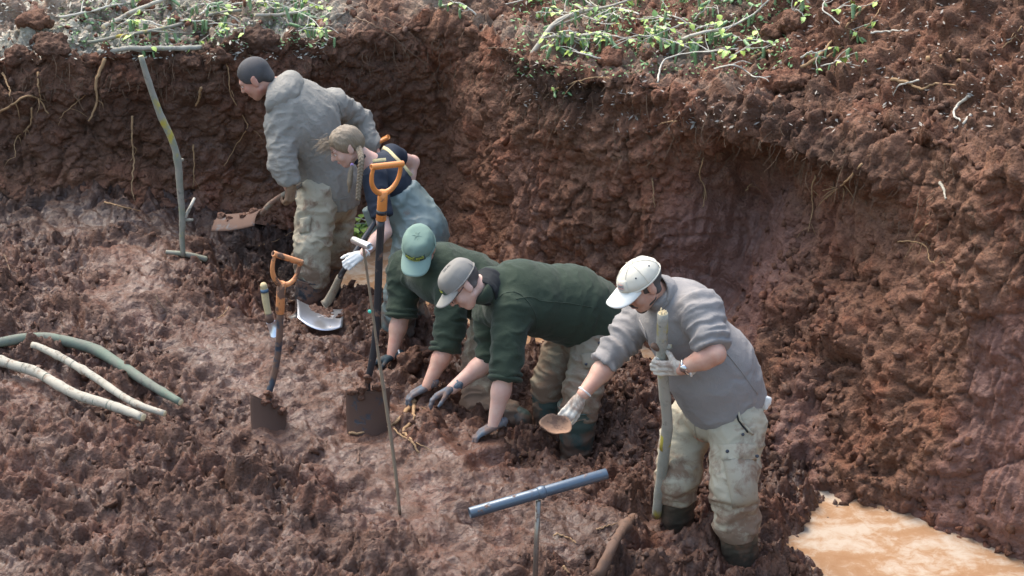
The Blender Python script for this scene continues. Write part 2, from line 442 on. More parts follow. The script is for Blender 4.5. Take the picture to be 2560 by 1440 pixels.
# loose soil worked up round the diggers is darker and damper than the trodden mud
me = mk_mesh('mud_floor', np.stack([X, Y, Z], -1).reshape(-1, 3), grid_quads(len(gx), len(gy)))
set_attr(me, 'wet', wetm); set_attr(me, 'dark', darkm); set_attr(me, 'litter', np.zeros(X.size))
floor_o = tag(link('mud_floor', me, M_MUD), 'wet reddish brown trodden mud floor of the pit', kind='structure')

# ================================================================== PIT WALL + UPPER GROUND (one swept sheet)
# sections along the wall: base (x,y,z), rim (x,y,z), horizontal set-back h at heights TT
TT = [0, .18, .36, .52, .66, .78, .88, 1.0]
SEC = [((-14, 12.1, .35), (-14, 12.5, 1.30), (0, .4, .6, .7, .68, .66, .8, 1)),
       ((-3.7, 12.05, .33), (-3.7, 12.42, 1.28), (0, .45, .62, .70, .66, .60, .78, 1)),
       ((-2.7, 12.10, .30), (-2.7, 12.42, 1.28), (0, .42, .62, .72, .68, .60, .78, 1)),
       ((-1.8, 12.42, .10), (-1.75, 12.58, 1.30), (0, .45, .65, .76, .76, .70, .70, 1)),
       ((-1.1, 12.74, -.2), (-1.05, 12.80, 1.28), (0, .40, .60, .80, .95, 1.0, .75, 1)),
       ((-.62, 12.80, -.25), (-.42, 12.92, 1.32), (0, .3, .5, .65, .75, .85, .9, 1)),
       ((-.30, 12.25, -.3), (-.10, 12.30, 1.39), (0, .3, .5, .65, .75, .85, .9, 1)),
       ((.02, 11.65, -.3), (.17, 11.75, 1.45), (0, .3, .5, .62, .72, .85, .9, 1)),
       ((.42, 11.30, -.3), (.60, 11.42, 1.46), (0, .35, .6, .7, .75, .75, .85, 1)),
       ((.80, 11.02, -.3), (1.00, 11.20, 1.48), (0, .35, .6, .85, 1.0, .9, .75, 1)),
       ((.98, 10.80, -.3), (1.25, 11.00, 1.50), (0, .4, .9, 1.5, 1.75, 1.5, .7, 1)),
       ((1.15, 10.25, -.1), (1.62, 10.72, 1.52), (0, .40, .74, .96, 1.06, 1.06, .70, 1)),
       ((1.32, 9.70, -.15), (1.95, 10.35, 1.56), (0, .36, .66, .86, .98, 1.0, .78, 1)),
       ((1.60, 9.25, -.3), (2.22, 9.95, 1.60), (0, .30, .56, .74, .86, .90, .90, 1)),
       ((2.12, 9.02, -.3), (2.42, 9.50, 1.62), (0, .20, .38, .54, .66, .76, .86, 1)),
       ((2.45, 8.62, -.3), (2.80, 9.02, 1.74), (0, .25, .45, .62, .78, .88, .94, 1)),
       ((2.90, 7.95, -.3), (3.25, 8.25, 1.84), (0, .25, .45, .62, .78, .88, .94, 1)),
       ((3.7, 6.3, -.2), (4.1, 6.6, 1.9), (0, .25, .45, .62, .78, .88, .94, 1)),
       ((5.5, -3, -.2), (6.0, -3, 1.9), (0, .25, .45, .62, .78, .88, .94, 1))]
FAR = [(-20, 40), (-9, 42), (-6, 42), (-3, 42), (-1, 42), (2, 42), (6, 42), (9, 41), (13, 40), (17, 38), (20, 36), (24, 33), (27, 30), (30, 27), (33, 23), (36, 18), (38, 13), (40, 6), (42, -3)]
base = np.array([s[0] for s in SEC], float); rim = np.array([s[1] for s in SEC], float); prof = np.array([s[2] for s in SEC], float)
far = np.array(FAR, float)
# parameter along the wall: arc length of the mid line, resampled finely where the photograph looks
mid = (base + rim) / 2
Ls = np.concatenate([[0], np.cumsum(np.linalg.norm(np.diff(mid, axis=0), axis=1))])
s_f0, s_f1 = Ls[1] - .1, Ls[16] + .3
S = axis(s_f0, s_f1, .0098, 0, Ls[-1])
def cr(vals, s):
    """smooth interpolation (monotone-ish cubic) of per-section values over arc length"""
    v = np.asarray(vals, float)
    if v.ndim == 1: v = v[:, None]
    m = np.gradient(v, Ls, axis=0)
    k = np.clip(np.searchsorted(Ls, s) - 1, 0, len(Ls) - 2)
    h = (Ls[k + 1] - Ls[k])[:, None]; t = ((s - Ls[k])[:, None]) / h
    t2, t3 = t * t, t ** 3
    return (2 * t3 - 3 * t2 + 1) * v[k] + (t3 - 2 * t2 + t) * h * m[k] + (-2 * t3 + 3 * t2) * v[k + 1] + (t3 - t2) * h * m[k + 1]
sb, sr, sp = cr(base, S), cr(rim, S), cr(prof, S)
_lf = sstep(-1.2, -1.8, sr[:, 0])     # ragged rim of the left bank
sr[:, 1] += _lf * (.15 * noise2(S * 1.3, S * 0, 201) + .07 * noise2(S * 4.1, S * 0, 202)); sr[:, 2] += _lf * (.11 * noise2(S * 1.7, S * 0, 203) + .06 * noise2(S * 5.3, S * 0, 204))
k = np.clip(np.searchsorted(Ls, S) - 1, 0, len(Ls) - 2); tl = ((S - Ls[k]) / (Ls[k + 1] - Ls[k]))[:, None]
sf = far[k] * (1 - tl) + far[k + 1] * tl
tw = np.linspace(0, 1, 190)
hprof = np.array([np.interp(tw, TT, row) for row in sp])                       # (S,T)
kern = np.exp(-np.linspace(-2, 2, 19) ** 2); kern /= kern.sum()
hp = np.pad(hprof, ((0, 0), (9, 9)), mode='edge'); hprof = np.stack([(hp[:, i:i + hprof.shape[1]]) for i in range(19)], -1) @ kern
hprof[:, 0] = 0; hprof[:, -1] = 1
W = np.empty((len(S), len(tw), 3))
W[:, :, :2] = sb[:, None, :2] + (sr[:, None, :2] - sb[:, None, :2]) * hprof[:, :, None]
W[:, :, 2] = sb[:, None, 2] + (sr[:, None, 2] - sb[:, None, 2]) * tw[None, :]
# upper ground beyond the rim
du = np.concatenate([np.arange(.012, 1.9, .0125), 1.9 + np.cumsum(.0125 * 1.25 ** np.arange(1, 32))])
dirv = unit_rows = sf - sr[:, :2]; dl = np.linalg.norm(dirv, axis=1)[:, None]; dirv = dirv / dl
near = sr[:, :2] - sb[:, :2]; near = near / (np.linalg.norm(near, axis=1)[:, None] + 1e-9)
# just behind the rim the sheet leaves square to the wall, farther out it fans towards the horizon
U = np.empty((len(S), len(du), 3))
wq = sstep(0, 6, du)[None, :, None]
U[:, :, :2] = sr[:, None, :2] + (near[:, None, :] * (1 - wq) + dirv[:, None, :] * wq) * du[None, :, None]
def upper_z(x, y, z0, d):
    z = z0 + .10 * sstep(0, .8, d) * .5
    # spoil heap on the right bank
    z = z + .62 * np.exp(-(((x - 3.1) / .85) ** 2 + ((y - 11.4) / 1.1) ** 2)) + .30 * np.exp(-(((x - 2.1) / .5) ** 2 + ((y - 12.4) / .7) ** 2))
    z = z + .14 * np.exp(-(((x + .25) / .35) ** 2 + ((y - 13.3) / .35) ** 2)) + .10 * np.exp(-(((x + 3.0) / .3) ** 2 + ((y - 13.1) / .2) ** 2))
    z = z + .62 * sstep(.05, 1.9, d) * sstep(.9, 2.3, x)
    return z
U[:, :, 2] = upper_z(U[:, :, 0], U[:, :, 1], sr[:, None, 2], du[None, :])
SH = np.concatenate([W, U], 1)
nT, nU = len(tw), len(du)
# outline variation at large scale so that the wall is no clean ruled sheet
def sheet_normals(A):
    a = np.gradient(A, axis=0); b = np.gradient(A, axis=1)
    n = np.cross(a, b); n /= np.linalg.norm(n, axis=2)[..., None] + 1e-12
    return n
nrm = sheet_normals(SH)
if nrm[:, nT + 20:, 2].mean() < 0: nrm = -nrm
x, y, z = SH[..., 0], SH[..., 1], SH[..., 2]
hz = np.concatenate([np.broadcast_to(tw, (len(S), nT)), np.ones((len(S), nU)) * 1.0 + du[None, :]], 1)   # 0..1 wall, >1 ground
onw = (hz <= 1).astype(float)
right = sstep(-.6, .2, x)
talus = np.exp(-((x - 1.45) / .55) ** 2) * sstep(.75, .3, hz) * sstep(11, 10.2, y)
lip = np.exp(-((hz - .93) / .10) ** 2) * (1 - .85 * sstep(1.75, 2.15, x))
smooth_cut = np.clip(sstep(.05, .45, noise3(x * 1.3, y * 1.3, z * 1.1, 41) + .15) * onw * sstep(.86, .7, hz), 0, 1)
rg = np.clip(1.0 - .45 * smooth_cut + .5 * talus, .2, 1.4)
wx = x + .05 * noise3(x * 5, y * 5, z * 5, 51); wz = z + .05 * noise3(x * 5, y * 5, z * 5, 52)
D = .10 * noise3(x * 1.5, y * 1.5, z * 1.5, 42) * (.4 + .6 * onw)
D += .10 * (np.abs(noise3(wx * 3, y * 3, wz * 2.4, 43)) - .25) * (.5 + .5 * rg)
D += .070 * (np.abs(noise3(wx * 6.5, y * 6.5, wz * 5.5, 44)) - .25) * rg
D += .055 * (np.abs(noise3(wx * 13, y * 13, wz * 12, 45)) - .25) * rg
D += .020 * (np.abs(noise3(x * 26, y * 26, z * 26, 46)) - .22) * rg
D += .013 * (np.abs(noise3(x * 48, y * 48, z * 46, 47)) - .2) * rg
arc0 = np.broadcast_to(S[:, None], x.shape)
g_, h_ = cells2(arc0 * 3.4 + .3 * noise3(x * 6, y * 6, z * 6, 55), (z + 2 * np.maximum(hz - 1, 0)) * 3.0 + .3 * noise3(x * 6, y * 6, z * 6, 56), 57)
D += (.026 * h_ - .020 * np.exp(-(g_ / .10) ** 2)) * (.35 + .65 * np.clip(rg, 0, 1)) * (hz < 1.6)
g_, h_ = cells2(arc0 * 9 + .3 * noise3(x * 15, y * 15, z * 15, 58), (z + 2 * np.maximum(hz - 1, 0)) * 8 + .3 * noise3(x * 15, y * 15, z * 15, 59), 60)
D += (.017 * h_ - .013 * np.exp(-(g_ / .10) ** 2)) * np.clip(rg, 0, 1) * (hz < 2.4)
# bucket-tooth grooves: vertical combing on the freshly cut faces, ragged fringes on the lip
arc = np.broadcast_to(S[:, None], x.shape)
gro = sstep(-.10, .22, noise3(x * 1.9, y * 1.9, z * 2.6, 61)) * onw * sstep(.15, .3, hz) * right
gro = np.maximum(gro, .9 * smooth_cut * right * sstep(.1, .25, hz))
D += (.046 * np.abs(noise2(arc * 22 + .7 * z, z * 3.2, 62)) - .010) * gro
D += (.095 * np.abs(noise2(arc * 12 + 1.1 * z, z * 2.4, 63)) - .03) * lip * right * onw
D += .040 * noise2(arc * 5, z * 1.5, 64) * lip
# clods lying on the upper ground
dd, ii = worley2(x * 6 + 1, y * 6, 71)
D += .075 * np.sqrt(np.clip(1 - (dd / (.22 + .3 * ii)) ** 2, 0, 1)) * (ii > .62) * (hz > 1.03)
dd, ii = worley2(x * 15 + 1, y * 15, 72)
D += .030 * np.sqrt(np.clip(1 - (dd / (.22 + .3 * ii)) ** 2, 0, 1)) * (ii > .45) * (hz > 1.02)
far_fade = np.clip(1.3 - (np.maximum(hz - 1, 0)) / 8, .25, 1)
D *= far_fade
# the deep upright cleft in the right hand wall
cl = np.exp(-((x - 1.18) / .10) ** 2) * sstep(.12, .3, hz) * sstep(.80, .62, hz) * sstep(11.2, 10.9, y + 0 * x)
D -= .16 * np.exp(-((arc - np.interp(10, np.arange(len(Ls)), Ls) - .02) / .13) ** 2) * sstep(.12, .35, hz) * sstep(.82, .66, hz) * onw
# groove under the roots on the upper right
SHD = SH + nrm * D[..., None]
wet_w = np.clip(.15 + .40 * smooth_cut * (z < 1.0) * sstep(1.2, .5, z) + .25 * noise3(x * 2, y * 2, z * 2, 73), 0, 1) * onw + .12 * (1 - onw)
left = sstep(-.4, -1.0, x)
dark_w = np.clip(left * (.72 * sstep(.12, .3, hz) * onw + .8 * sstep(1.12, 1.0, hz) * (1 - onw)) * (.75 + .5 * noise3(x * 2.2, y * 2.2, z * 3, 74))  # left back wall: dark humus soil, with its shade put into the colour
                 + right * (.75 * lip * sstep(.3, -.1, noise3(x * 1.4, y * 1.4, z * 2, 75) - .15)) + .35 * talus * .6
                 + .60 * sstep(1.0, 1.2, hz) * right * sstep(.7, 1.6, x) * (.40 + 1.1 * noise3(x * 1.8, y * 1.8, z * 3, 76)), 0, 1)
lit = np.clip((hz > 1.06) * (-.55 * sstep(.12, .38, noise3(x * 2.4, y * 2.4, z, 207)) * (x < -.5) + sstep(-.75, -1.6, x) * sstep(1.06, 1.16, hz + .22 * noise3(x * 2.6, y * 2.6, z * 2.6, 205) + .08 * noise3(x * 9, y * 9, z * 9, 206)) * 1.0 + (.16 + .5 * noise3(x * 2.2, y * 2.2, z, 77)) * (x < 1.5)), 0, 1)
me = mk_mesh('pit_wall', SHD.reshape(-1, 3), grid_quads(*x.shape)[:, ::-1] if np.cross(SH[1, 250] - SH[0, 250], SH[0, 251] - SH[0, 250])[2] < 0 else grid_quads(*x.shape))
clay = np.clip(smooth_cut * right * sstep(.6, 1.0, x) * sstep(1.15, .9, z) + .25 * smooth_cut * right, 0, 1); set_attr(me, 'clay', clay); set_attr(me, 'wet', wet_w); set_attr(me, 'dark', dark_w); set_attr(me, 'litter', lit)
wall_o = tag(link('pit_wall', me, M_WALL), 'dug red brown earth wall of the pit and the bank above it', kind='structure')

# ================================================================== MUDDY WATER
def water_mat():
    m, nt, bs = new_mat('muddy_water')
    co = obj_co(nt)
    a = noise_n(nt, stretch(nt, co, (1, 1.5, 1)), 2.2, 7, 0.62, 1.2)
    b = noise_n(nt, co, 11, 7, 0.7, 0.6)
    f = math_n(nt, 'ADD', math_n(nt, 'MULTIPLY', a, 0.55), math_n(nt, 'MULTIPLY', b, 0.45))
    c = ramp(nt, f, [(0.38, (0.30, 0.170, 0.092)), (0.47, (0.33, 0.20, 0.115)), (0.53, (0.39, 0.285, 0.20)), (0.60, (0.44, 0.37, 0.295)), (0.70, (0.40, 0.32, 0.24))])
    L(nt, c, bs.inputs['Base Color'])
    bs.inputs['Roughness'].default_value = 0.06
    bs.inputs['Specular IOR Level'].default_value = 0.6
    L(nt, bump(nt, noise_n(nt, co, 7, 3, 0.5), 0.15, 0.02), bs.inputs['Normal'])
    return m
M_WATER = water_mat()
WATER_Z = -.165
wv = np.stack(np.meshgrid(np.linspace(-1.7, 4.2, 60), np.linspace(5.5, 13, 60), indexing='ij'), -1).reshape(-1, 2)
me = mk_mesh('water', np.c_[wv, WATER_Z + .003 * noise2(wv[:, 0] * 4, wv[:, 1] * 4, 81)], grid_quads(60, 60))
tag(link('water', me, M_WATER), 'orange brown muddy water with pale foam lying in the trench', kind='structure')

# ground to the horizon, a little below the upper ground
me = mk_mesh('ground', [(-200, 38, 1.2), (200, 38, 1.2), (200, 320, 1.2), (-200, 320, 1.2)], [(0, 1, 2, 3)], smooth=False)
for a_ in ('wet', 'dark', 'litter'): set_attr(me, a_, [0.1] * 4)
tag(link('ground', me, M_WALL), 'bare brown ground beyond the pit', kind='structure')

# ================================================================== lookups on the finished terrain
def bvh_of(o, xr=(-4, 4), yr=(6.5, 16)):
    me = o.data; n = len(me.vertices)
    co = np.empty(n * 3, np.float32); me.vertices.foreach_get('co', co); co = co.reshape(-1, 3)
    return co
def _build_bvh(A, stride):
    B = A[::stride, ::stride]
    return BVHTree.FromPolygons([tuple(v) for v in B.reshape(-1, 3).tolist()], grid_quads(B.shape[0], B.shape[1]).tolist())
FLOOR_A = np.stack([X, Y, Z], -1)
BV_F = _build_bvh(FLOOR_A, 3); BV_W = _build_bvh(SHD, 3)
def hit(px, py, off=0.0):
    """point of the terrain seen at this place of the photograph"""
    d = Vector(ray(px, py)).normalized(); e = Vector(EYE)
    best = None
    for b in (BV_F, BV_W):
        h = b.ray_cast(e, d)
        if h[0] is not None and (best is None or h[3] < best[3]): best = h
    n = best[1] if best[1].dot(d) < 0 else -best[1]
    return np.array(best[0] + n * off), np.array(n)
def floor_z(x, y):
    i = np.clip(np.searchsorted(gx, x), 0, len(gx) - 1); j = np.clip(np.searchsorted(gy, y), 0, len(gy) - 1)
    return float(Z[i, j])
def ground_z(x, y):
    """highest terrain below 3 m at x, y"""
    best = -9
    for b in (BV_F, BV_W):
        h = b.ray_cast(Vector((x, y, 4)), Vector((0, 0, -1)))
        if h[0] is not None: best = max(best, h[0].z)
    return best
# ================================================================== loose crumbs and clods
def _ico():
    bm = bmesh.new(); bmesh.ops.create_icosphere(bm, subdivisions=1, radius=1.0)
    v = np.array([q.co[:] for q in bm.verts]); f = np.array([[l.index for l in q.verts] for q in bm.faces]); bm.free(); return v, f
ICO_V, ICO_F = _ico()
def crumbs(name, pos, size, mat, label, seed=0, wet=.2, dark=None):
    rs = np.random.default_rng(seed); n = len(pos)
    var = []
    for i in range(10):
        v = ICO_V * (1 + 1.15 * noise3(*(ICO_V * 1.2 + i * 7.3).T, 5) + .6 * noise3(*(ICO_V * 3.1 + i * 3.3).T, 6))[:, None]; v = v * np.array([1.15, .9, .7]); var.append(v)
    var = np.array(var); k = rs.integers(0, 10, n)
    q = rs.normal(size=(n, 4)); q /= np.linalg.norm(q, axis=1)[:, None]
    w, a, b, c = q.T
    R = np.stack([1 - 2 * (b * b + c * c), 2 * (a * b - c * w), 2 * (a * c + b * w), 2 * (a * b + c * w), 1 - 2 * (a * a + c * c), 2 * (b * c - a * w), 2 * (a * c - b * w), 2 * (b * c + a * w), 1 - 2 * (a * a + b * b)], 1).reshape(n, 3, 3)
    V = np.einsum('nvj,nij->nvi', var[k], R) * size[:, None, None] + pos[:, None, :]
    F = (ICO_F[None] + (np.arange(n) * len(ICO_V))[:, None, None]).reshape(-1, 3)
    me = mk_mesh(name, V.reshape(-1, 3), None, F)
    set_attr(me, 'wet', np.repeat(np.clip(wet + rs.normal(0, .15, n), 0, 1), len(ICO_V))); set_attr(me, 'litter', np.zeros(n * len(ICO_V)))
    set_attr(me, 'dark', np.repeat(rs.random(n) * .4 if dark is None else dark, len(ICO_V)))
    return tag(link(name, me, mat), label, kind='stuff')
rs = np.random.default_rng(77)
cx, cy = rs.uniform(-3.2, 2.6, 60000), rs.uniform(7.9, 12.6, 60000)
ii_, jj_ = np.clip(np.searchsorted(gx, cx), 0, len(gx) - 1), np.clip(np.searchsorted(gy, cy), 0, len(gy) - 1)
dens = np.clip(RG[ii_, jj_] - .45, 0, 1) * .35 + .5 * sstep(-.2, .5, cx) * sstep(8.6, 9.3, cy)
keep = (rs.random(60000) < dens * .40) & (np.abs(cx) < .265 * cy + .2)
cx, cy, ii_, jj_ = cx[keep], cy[keep], ii_[keep], jj_[keep]
sz = np.clip(rs.lognormal(-4.45, .5, len(cx)), .005, .032)
cz_ = Z[ii_, jj_] + sz * .1; ok = cz_ > WATER_Z - .01
crumbs('mud_crumbs', np.c_[cx, cy, cz_][ok], sz[ok], M_MUD, 'loose crumbs of brown mud strewn over the pit floor', 1, .3, np.clip(darkm[ii_, jj_][ok] + .25 * (rs.random(ok.sum()) - .4), 0, 1))
# clods on the foot of the wall and on the bank
pi = rs.integers(0, SHD.shape[0], 30000); pj = rs.integers(5, nT + 150, 30000)
pp = SHD[pi, pj]; hh = hz[pi, pj]; nn = nrm[pi, pj]
w_ = np.where(hh < 1, np.clip(1.25 * talus[pi, pj] + .5 * sstep(.25, .05, hh), 0, 1) + .05, .38)
keep = (rs.random(30000) < w_ * .42) & (np.abs(pp[:, 0]) < .27 * pp[:, 1] + .2) & (pp[:, 1] < 14.5) & (pp[:, 1] > 7.6)
sz = np.clip(rs.lognormal(-4.25, .5, keep.sum()), .006, .036)
crumbs('earth_clods', pp[keep] + nn[keep] * (sz * .15)[:, None], sz, M_CLOD, 'clods of dug earth on the foot of the wall and the bank', 2, .12, np.clip(dark_w[pi, pj][keep] + .2 * rs.random(keep.sum()), 0, 1))
print('terrain', round(time.time() - T0, 1))
# ================================================================== implicit surfaces -> one continuous mesh
def cap_(a, b, r1, r2=None, fn=None, ff=1.0):
    """tapered limb from a to b; fn, ff: flatten by factor ff along direction fn"""
    return ('c', np.asarray(a, float), np.asarray(b, float), r1, r1 if r2 is None else r2, None if fn is None else unit(fn), ff)
def chain_(*pr):
    """a limb of several stretches joined without swelling at the joints: alternating point, radius"""
    return ('p', [np.asarray(q, float) for q in pr[::2]], list(pr[1::2]))
def ell_(c, R, rad):
    return ('e', np.asarray(c, float), np.asarray(R, float), np.asarray(rad, float))
def prim_d(p, pr):
    """distance of points p (...,3) to one primitive"""
    if pr[0] == 'c':
        _, a, b, r1, r2, fn, ff = pr
        ba = b - a; pa = p - a
        t = np.clip(pa @ ba / (ba @ ba + 1e-12), 0, 1)
        q = pa - t[..., None] * ba
        if fn is not None:
            q = q + (q @ fn * (1 / ff - 1))[..., None] * fn
        return (np.linalg.norm(q, axis=-1) - (r1 + (r2 - r1) * t)) * (1 if fn is None else min(1, ff) ** .5)
    if pr[0] == 'p':
        d = None
        for a, b, r1, r2 in zip(pr[1], pr[1][1:], pr[2], pr[2][1:]):
            e = prim_d(p, ('c', a, b, r1, r2, None, 1.0))
            d = e if d is None else smin(d, e, .012)
        return d
    _, c, R, rad = pr
    q = (p - c) @ R
    k0 = np.linalg.norm(q / rad, axis=-1); k1 = np.linalg.norm(q / rad ** 2, axis=-1) + 1e-9
    return k0 * (k0 - 1) / k1
def prim_box(pr):
    if pr[0] == 'c':
        r = max(pr[3], pr[4]) * max(1, pr[6])
        return np.minimum(pr[1], pr[2]) - r, np.maximum(pr[1], pr[2]) + r
    if pr[0] == 'p':
        a = np.array(pr[1]); r = max(pr[2]); return a.min(0) - r, a.max(0) + r
    r = pr[3].max()
    return pr[1] - r, pr[1] + r
def smin(a, b, k):
    h = np.clip(.5 + .5 * (b - a) / k, 0, 1)
    return b + (a - b) * h - k * h * (1 - h)
def smax(a, b, k): return -smin(-a, -b, k)
def sdf_grid(prims, h, k, subs=(), cuts=(), pad=.03, fine=(), kf=.007):
    """prims smooth-united; subs: prims carved out; cuts: (point, normal[, softness]) keeps the side opposite to the normal"""
    lo = np.min([prim_box(p)[0] for p in prims], 0) - pad; hi = np.max([prim_box(p)[1] for p in prims], 0) + pad
    n = np.ceil((hi - lo) / h).astype(int) + 1
    F = np.full(n, .2, np.float32)
    ax = [lo[i] + h * np.arange(n[i]) for i in range(3)]
    def sl(pr, m):
        a, b = prim_box(pr)
        i0 = np.clip(np.floor((a - m - lo) / h).astype(int), 0, n - 1); i1 = np.clip(np.ceil((b + m - lo) / h).astype(int) + 1, 1, n)
        s = tuple(slice(i0[i], i1[i]) for i in range(3))
        if any(i1[i] <= i0[i] for i in range(3)): return None, None
        pts = np.stack(np.meshgrid(*[ax[i][s[i]] for i in range(3)], indexing='ij'), -1)
        return s, pts
    for pr in prims:
        kk = k
        s, pts = sl(pr, k * 1.2 + .02)
        F[s] = smin(F[s], prim_d(pts, pr), kk)
    for pr in fine:
        s, pts = sl(pr, kf * 1.2 + .02)
        F[s] = smin(F[s], prim_d(pts, pr), kf)
    for pr in subs:
        s, pts = sl(pr, .03)
        if s is None: continue
        F[s] = smax(F[s], -prim_d(pts, pr), .008)
    for c in cuts:
        pt, nn = np.asarray(c[0], float), unit(c[1])
        d = ((ax[0] - pt[0]) * nn[0])[:, None, None] + ((ax[1] - pt[1]) * nn[1])[None, :, None] + ((ax[2] - pt[2]) * nn[2])[None, None, :]
        if len(c) > 3:   # only within a radius of a point
            r = np.sqrt(((ax[0] - c[3][0]) ** 2)[:, None, None] + ((ax[1] - c[3][1]) ** 2)[None, :, None] + ((ax[2] - c[3][2]) ** 2)[None, None, :])
            d = np.where(r < c[4], d, -1)
        F = smax(F, d, c[2] if len(c) > 2 and c[2] else .004)
    return F, lo
_E = [((0, 0, 0), (1, 0, 0)), ((0, 1, 0), (1, 1, 0)), ((0, 0, 1), (1, 0, 1)), ((0, 1, 1), (1, 1, 1)),
      ((0, 0, 0), (0, 1, 0)), ((1, 0, 0), (1, 1, 0)), ((0, 0, 1), (0, 1, 1)), ((1, 0, 1), (1, 1, 1)),
      ((0, 0, 0), (0, 0, 1)), ((1, 0, 0), (1, 0, 1)), ((0, 1, 0), (0, 1, 1)), ((1, 1, 0), (1, 1, 1))]
def surface_nets(F, lo, h):
    F = F.copy(); F[0] = F[-1] = .1; F[:, 0] = F[:, -1] = .1; F[:, :, 0] = F[:, :, -1] = .1
    I = F < 0
    c = np.zeros(np.array(F.shape) - 1, np.int8)
    for dx in (0, 1):
        for dy in (0, 1):
            for dz in (0, 1):
                c += I[dx:c.shape[0] + dx, dy:c.shape[1] + dy, dz:c.shape[2] + dz]
    act = np.argwhere((c > 0) & (c < 8))
    idx = np.full(c.shape, -1, np.int32); idx[tuple(act.T)] = np.arange(len(act))
    acc = np.zeros((len(act), 3)); cnt = np.zeros(len(act))
    for a, b in _E:
        fa = F[tuple((act + a).T)]; fb = F[tuple((act + b).T)]
        m = (fa < 0) != (fb < 0)
        t = np.where(m, fa / np.where(m, fa - fb, 1), 0)
        p = np.array(a) + t[:, None] * (np.array(b) - np.array(a))
        acc += np.where(m[:, None], p, 0); cnt += m
    V = lo + h * (act + acc / cnt[:, None])
    Q = []
    for axn in range(3):
        u, v = (axn + 1) % 3, (axn + 2) % 3
        sh = list(F.shape); sh[axn] -= 1
        s0 = [slice(None)] * 3; s1 = [slice(None)] * 3
        s0[axn] = slice(0, -1); s1[axn] = slice(1, None)
        A, B = I[tuple(s0)], I[tuple(s1)]
        e = np.argwhere(A != B)
        e = e[(e[:, u] > 0) & (e[:, v] > 0) & (e[:, u] < c.shape[u]) & (e[:, v] < c.shape[v])]
        flip = A[tuple(e.T)]
        def cell(du, dv):
            q = e.copy(); q[:, u] -= du; q[:, v] -= dv
            return idx[tuple(q.T)]
        q = np.stack([cell(1, 1), cell(0, 1), cell(0, 0), cell(1, 0)], 1)
        q = np.where(flip[:, None], q, q[:, ::-1])
        Q.append(q)
    return V, np.vstack(Q)
def vert_normals(V, Q):
    n = np.cross(V[Q[:, 2]] - V[Q[:, 0]], V[Q[:, 3]] - V[Q[:, 1]])
    out = np.zeros_like(V)
    for i in range(4): np.add.at(out, Q[:, i], n)
    return out / (np.linalg.norm(out, axis=1)[:, None] + 1e-12)
def relax(V, Q, it=2, lam=.5):
    for _ in range(it):
        s = np.zeros_like(V); c = np.zeros(len(V))
        for i in range(4):
            j = (i + 1) % 4
            np.add.at(s, Q[:, i], V[Q[:, j]]); np.add.at(c, Q[:, i], 1)
            np.add.at(s, Q[:, j], V[Q[:, i]]); np.add.at(c, Q[:, j], 1)
        V = V + lam * (s / c[:, None] - V)
    return V
def wrinkle(V, Q, prims, wr):
    """folds in cloth: wr maps primitive index -> (amplitude, waves along the limb, waves around it, seed)"""
    nrm = vert_normals(V, Q)
    D = np.stack([prim_d(V, p) for p in prims], 1)
    w = np.exp(-np.clip(D - D.min(1)[:, None], 0, 1) / .02); w /= w.sum(1)[:, None]
    disp = np.zeros(len(V))
    for i, p in enumerate(prims):
        if i not in wr: continue
        amp, fa, fb, seed = wr[i]
        c = p[1]
        if p[0] == 'c': ax = unit(p[2] - p[1])
        elif p[0] == 'p':
            c = p[1][0]; A0 = p[1][:-1]; ds = np.stack([prim_d(V, ('c', a, b, r, r2, None, 1.0)) for a, b, r, r2 in zip(p[1], p[1][1:], p[2], p[2][1:])], 1)
            k_ = ds.argmin(1)
            ax = unit(p[1][-1] - p[1][0])
        else: ax = p[2][:, 2]
        al = (V - c) @ ax; q = V - c - al[:, None] * ax
        al = al + .018 * noise3(*(V * 9).T, seed + 5) + .25 / fa * noise3(*(V * 22).T, seed + 9)
        n1 = noise3(q[:, 0] * fb + al * fa * ax[0], q[:, 1] * fb + al * fa * ax[1], q[:, 2] * fb + al * fa * ax[2], seed)
        n2 = noise3(q[:, 0] * fb * 2.1 + al * fa * 1.9 * ax[0], q[:, 1] * fb * 2.1 + al * fa * 1.9 * ax[1], q[:, 2] * fb * 2.1 + al * fa * 1.9 * ax[2], seed + 1)
        f = (1 - 2.2 * np.abs(n1)) * .7 + (1 - 2.2 * np.abs(n2)) * .3
        disp += w[:, i] * amp * 2.6 * (np.sign(f - .38) * np.abs(f - .38) ** 1.15)
    return V + nrm * disp[:, None]
def sdf_obj(name, prims, mat, parent, h=.008, k=.03, subs=(), cuts=(), wr=None, sm=1, label=None, post=None, fine=(), kf=.007):
    F, lo = sdf_grid(prims, h, k, subs, cuts, fine=fine, kf=kf)
    V, Q = surface_nets(F, lo, h)
    V = relax(V, Q, sm)
    if wr: V = wrinkle(V, Q, prims, wr)
    if post: V = post(V, vert_normals(V, Q))
    o = link(name, mk_mesh(name, V, Q), mat, parent)
    if label: o['label'] = label
    return o

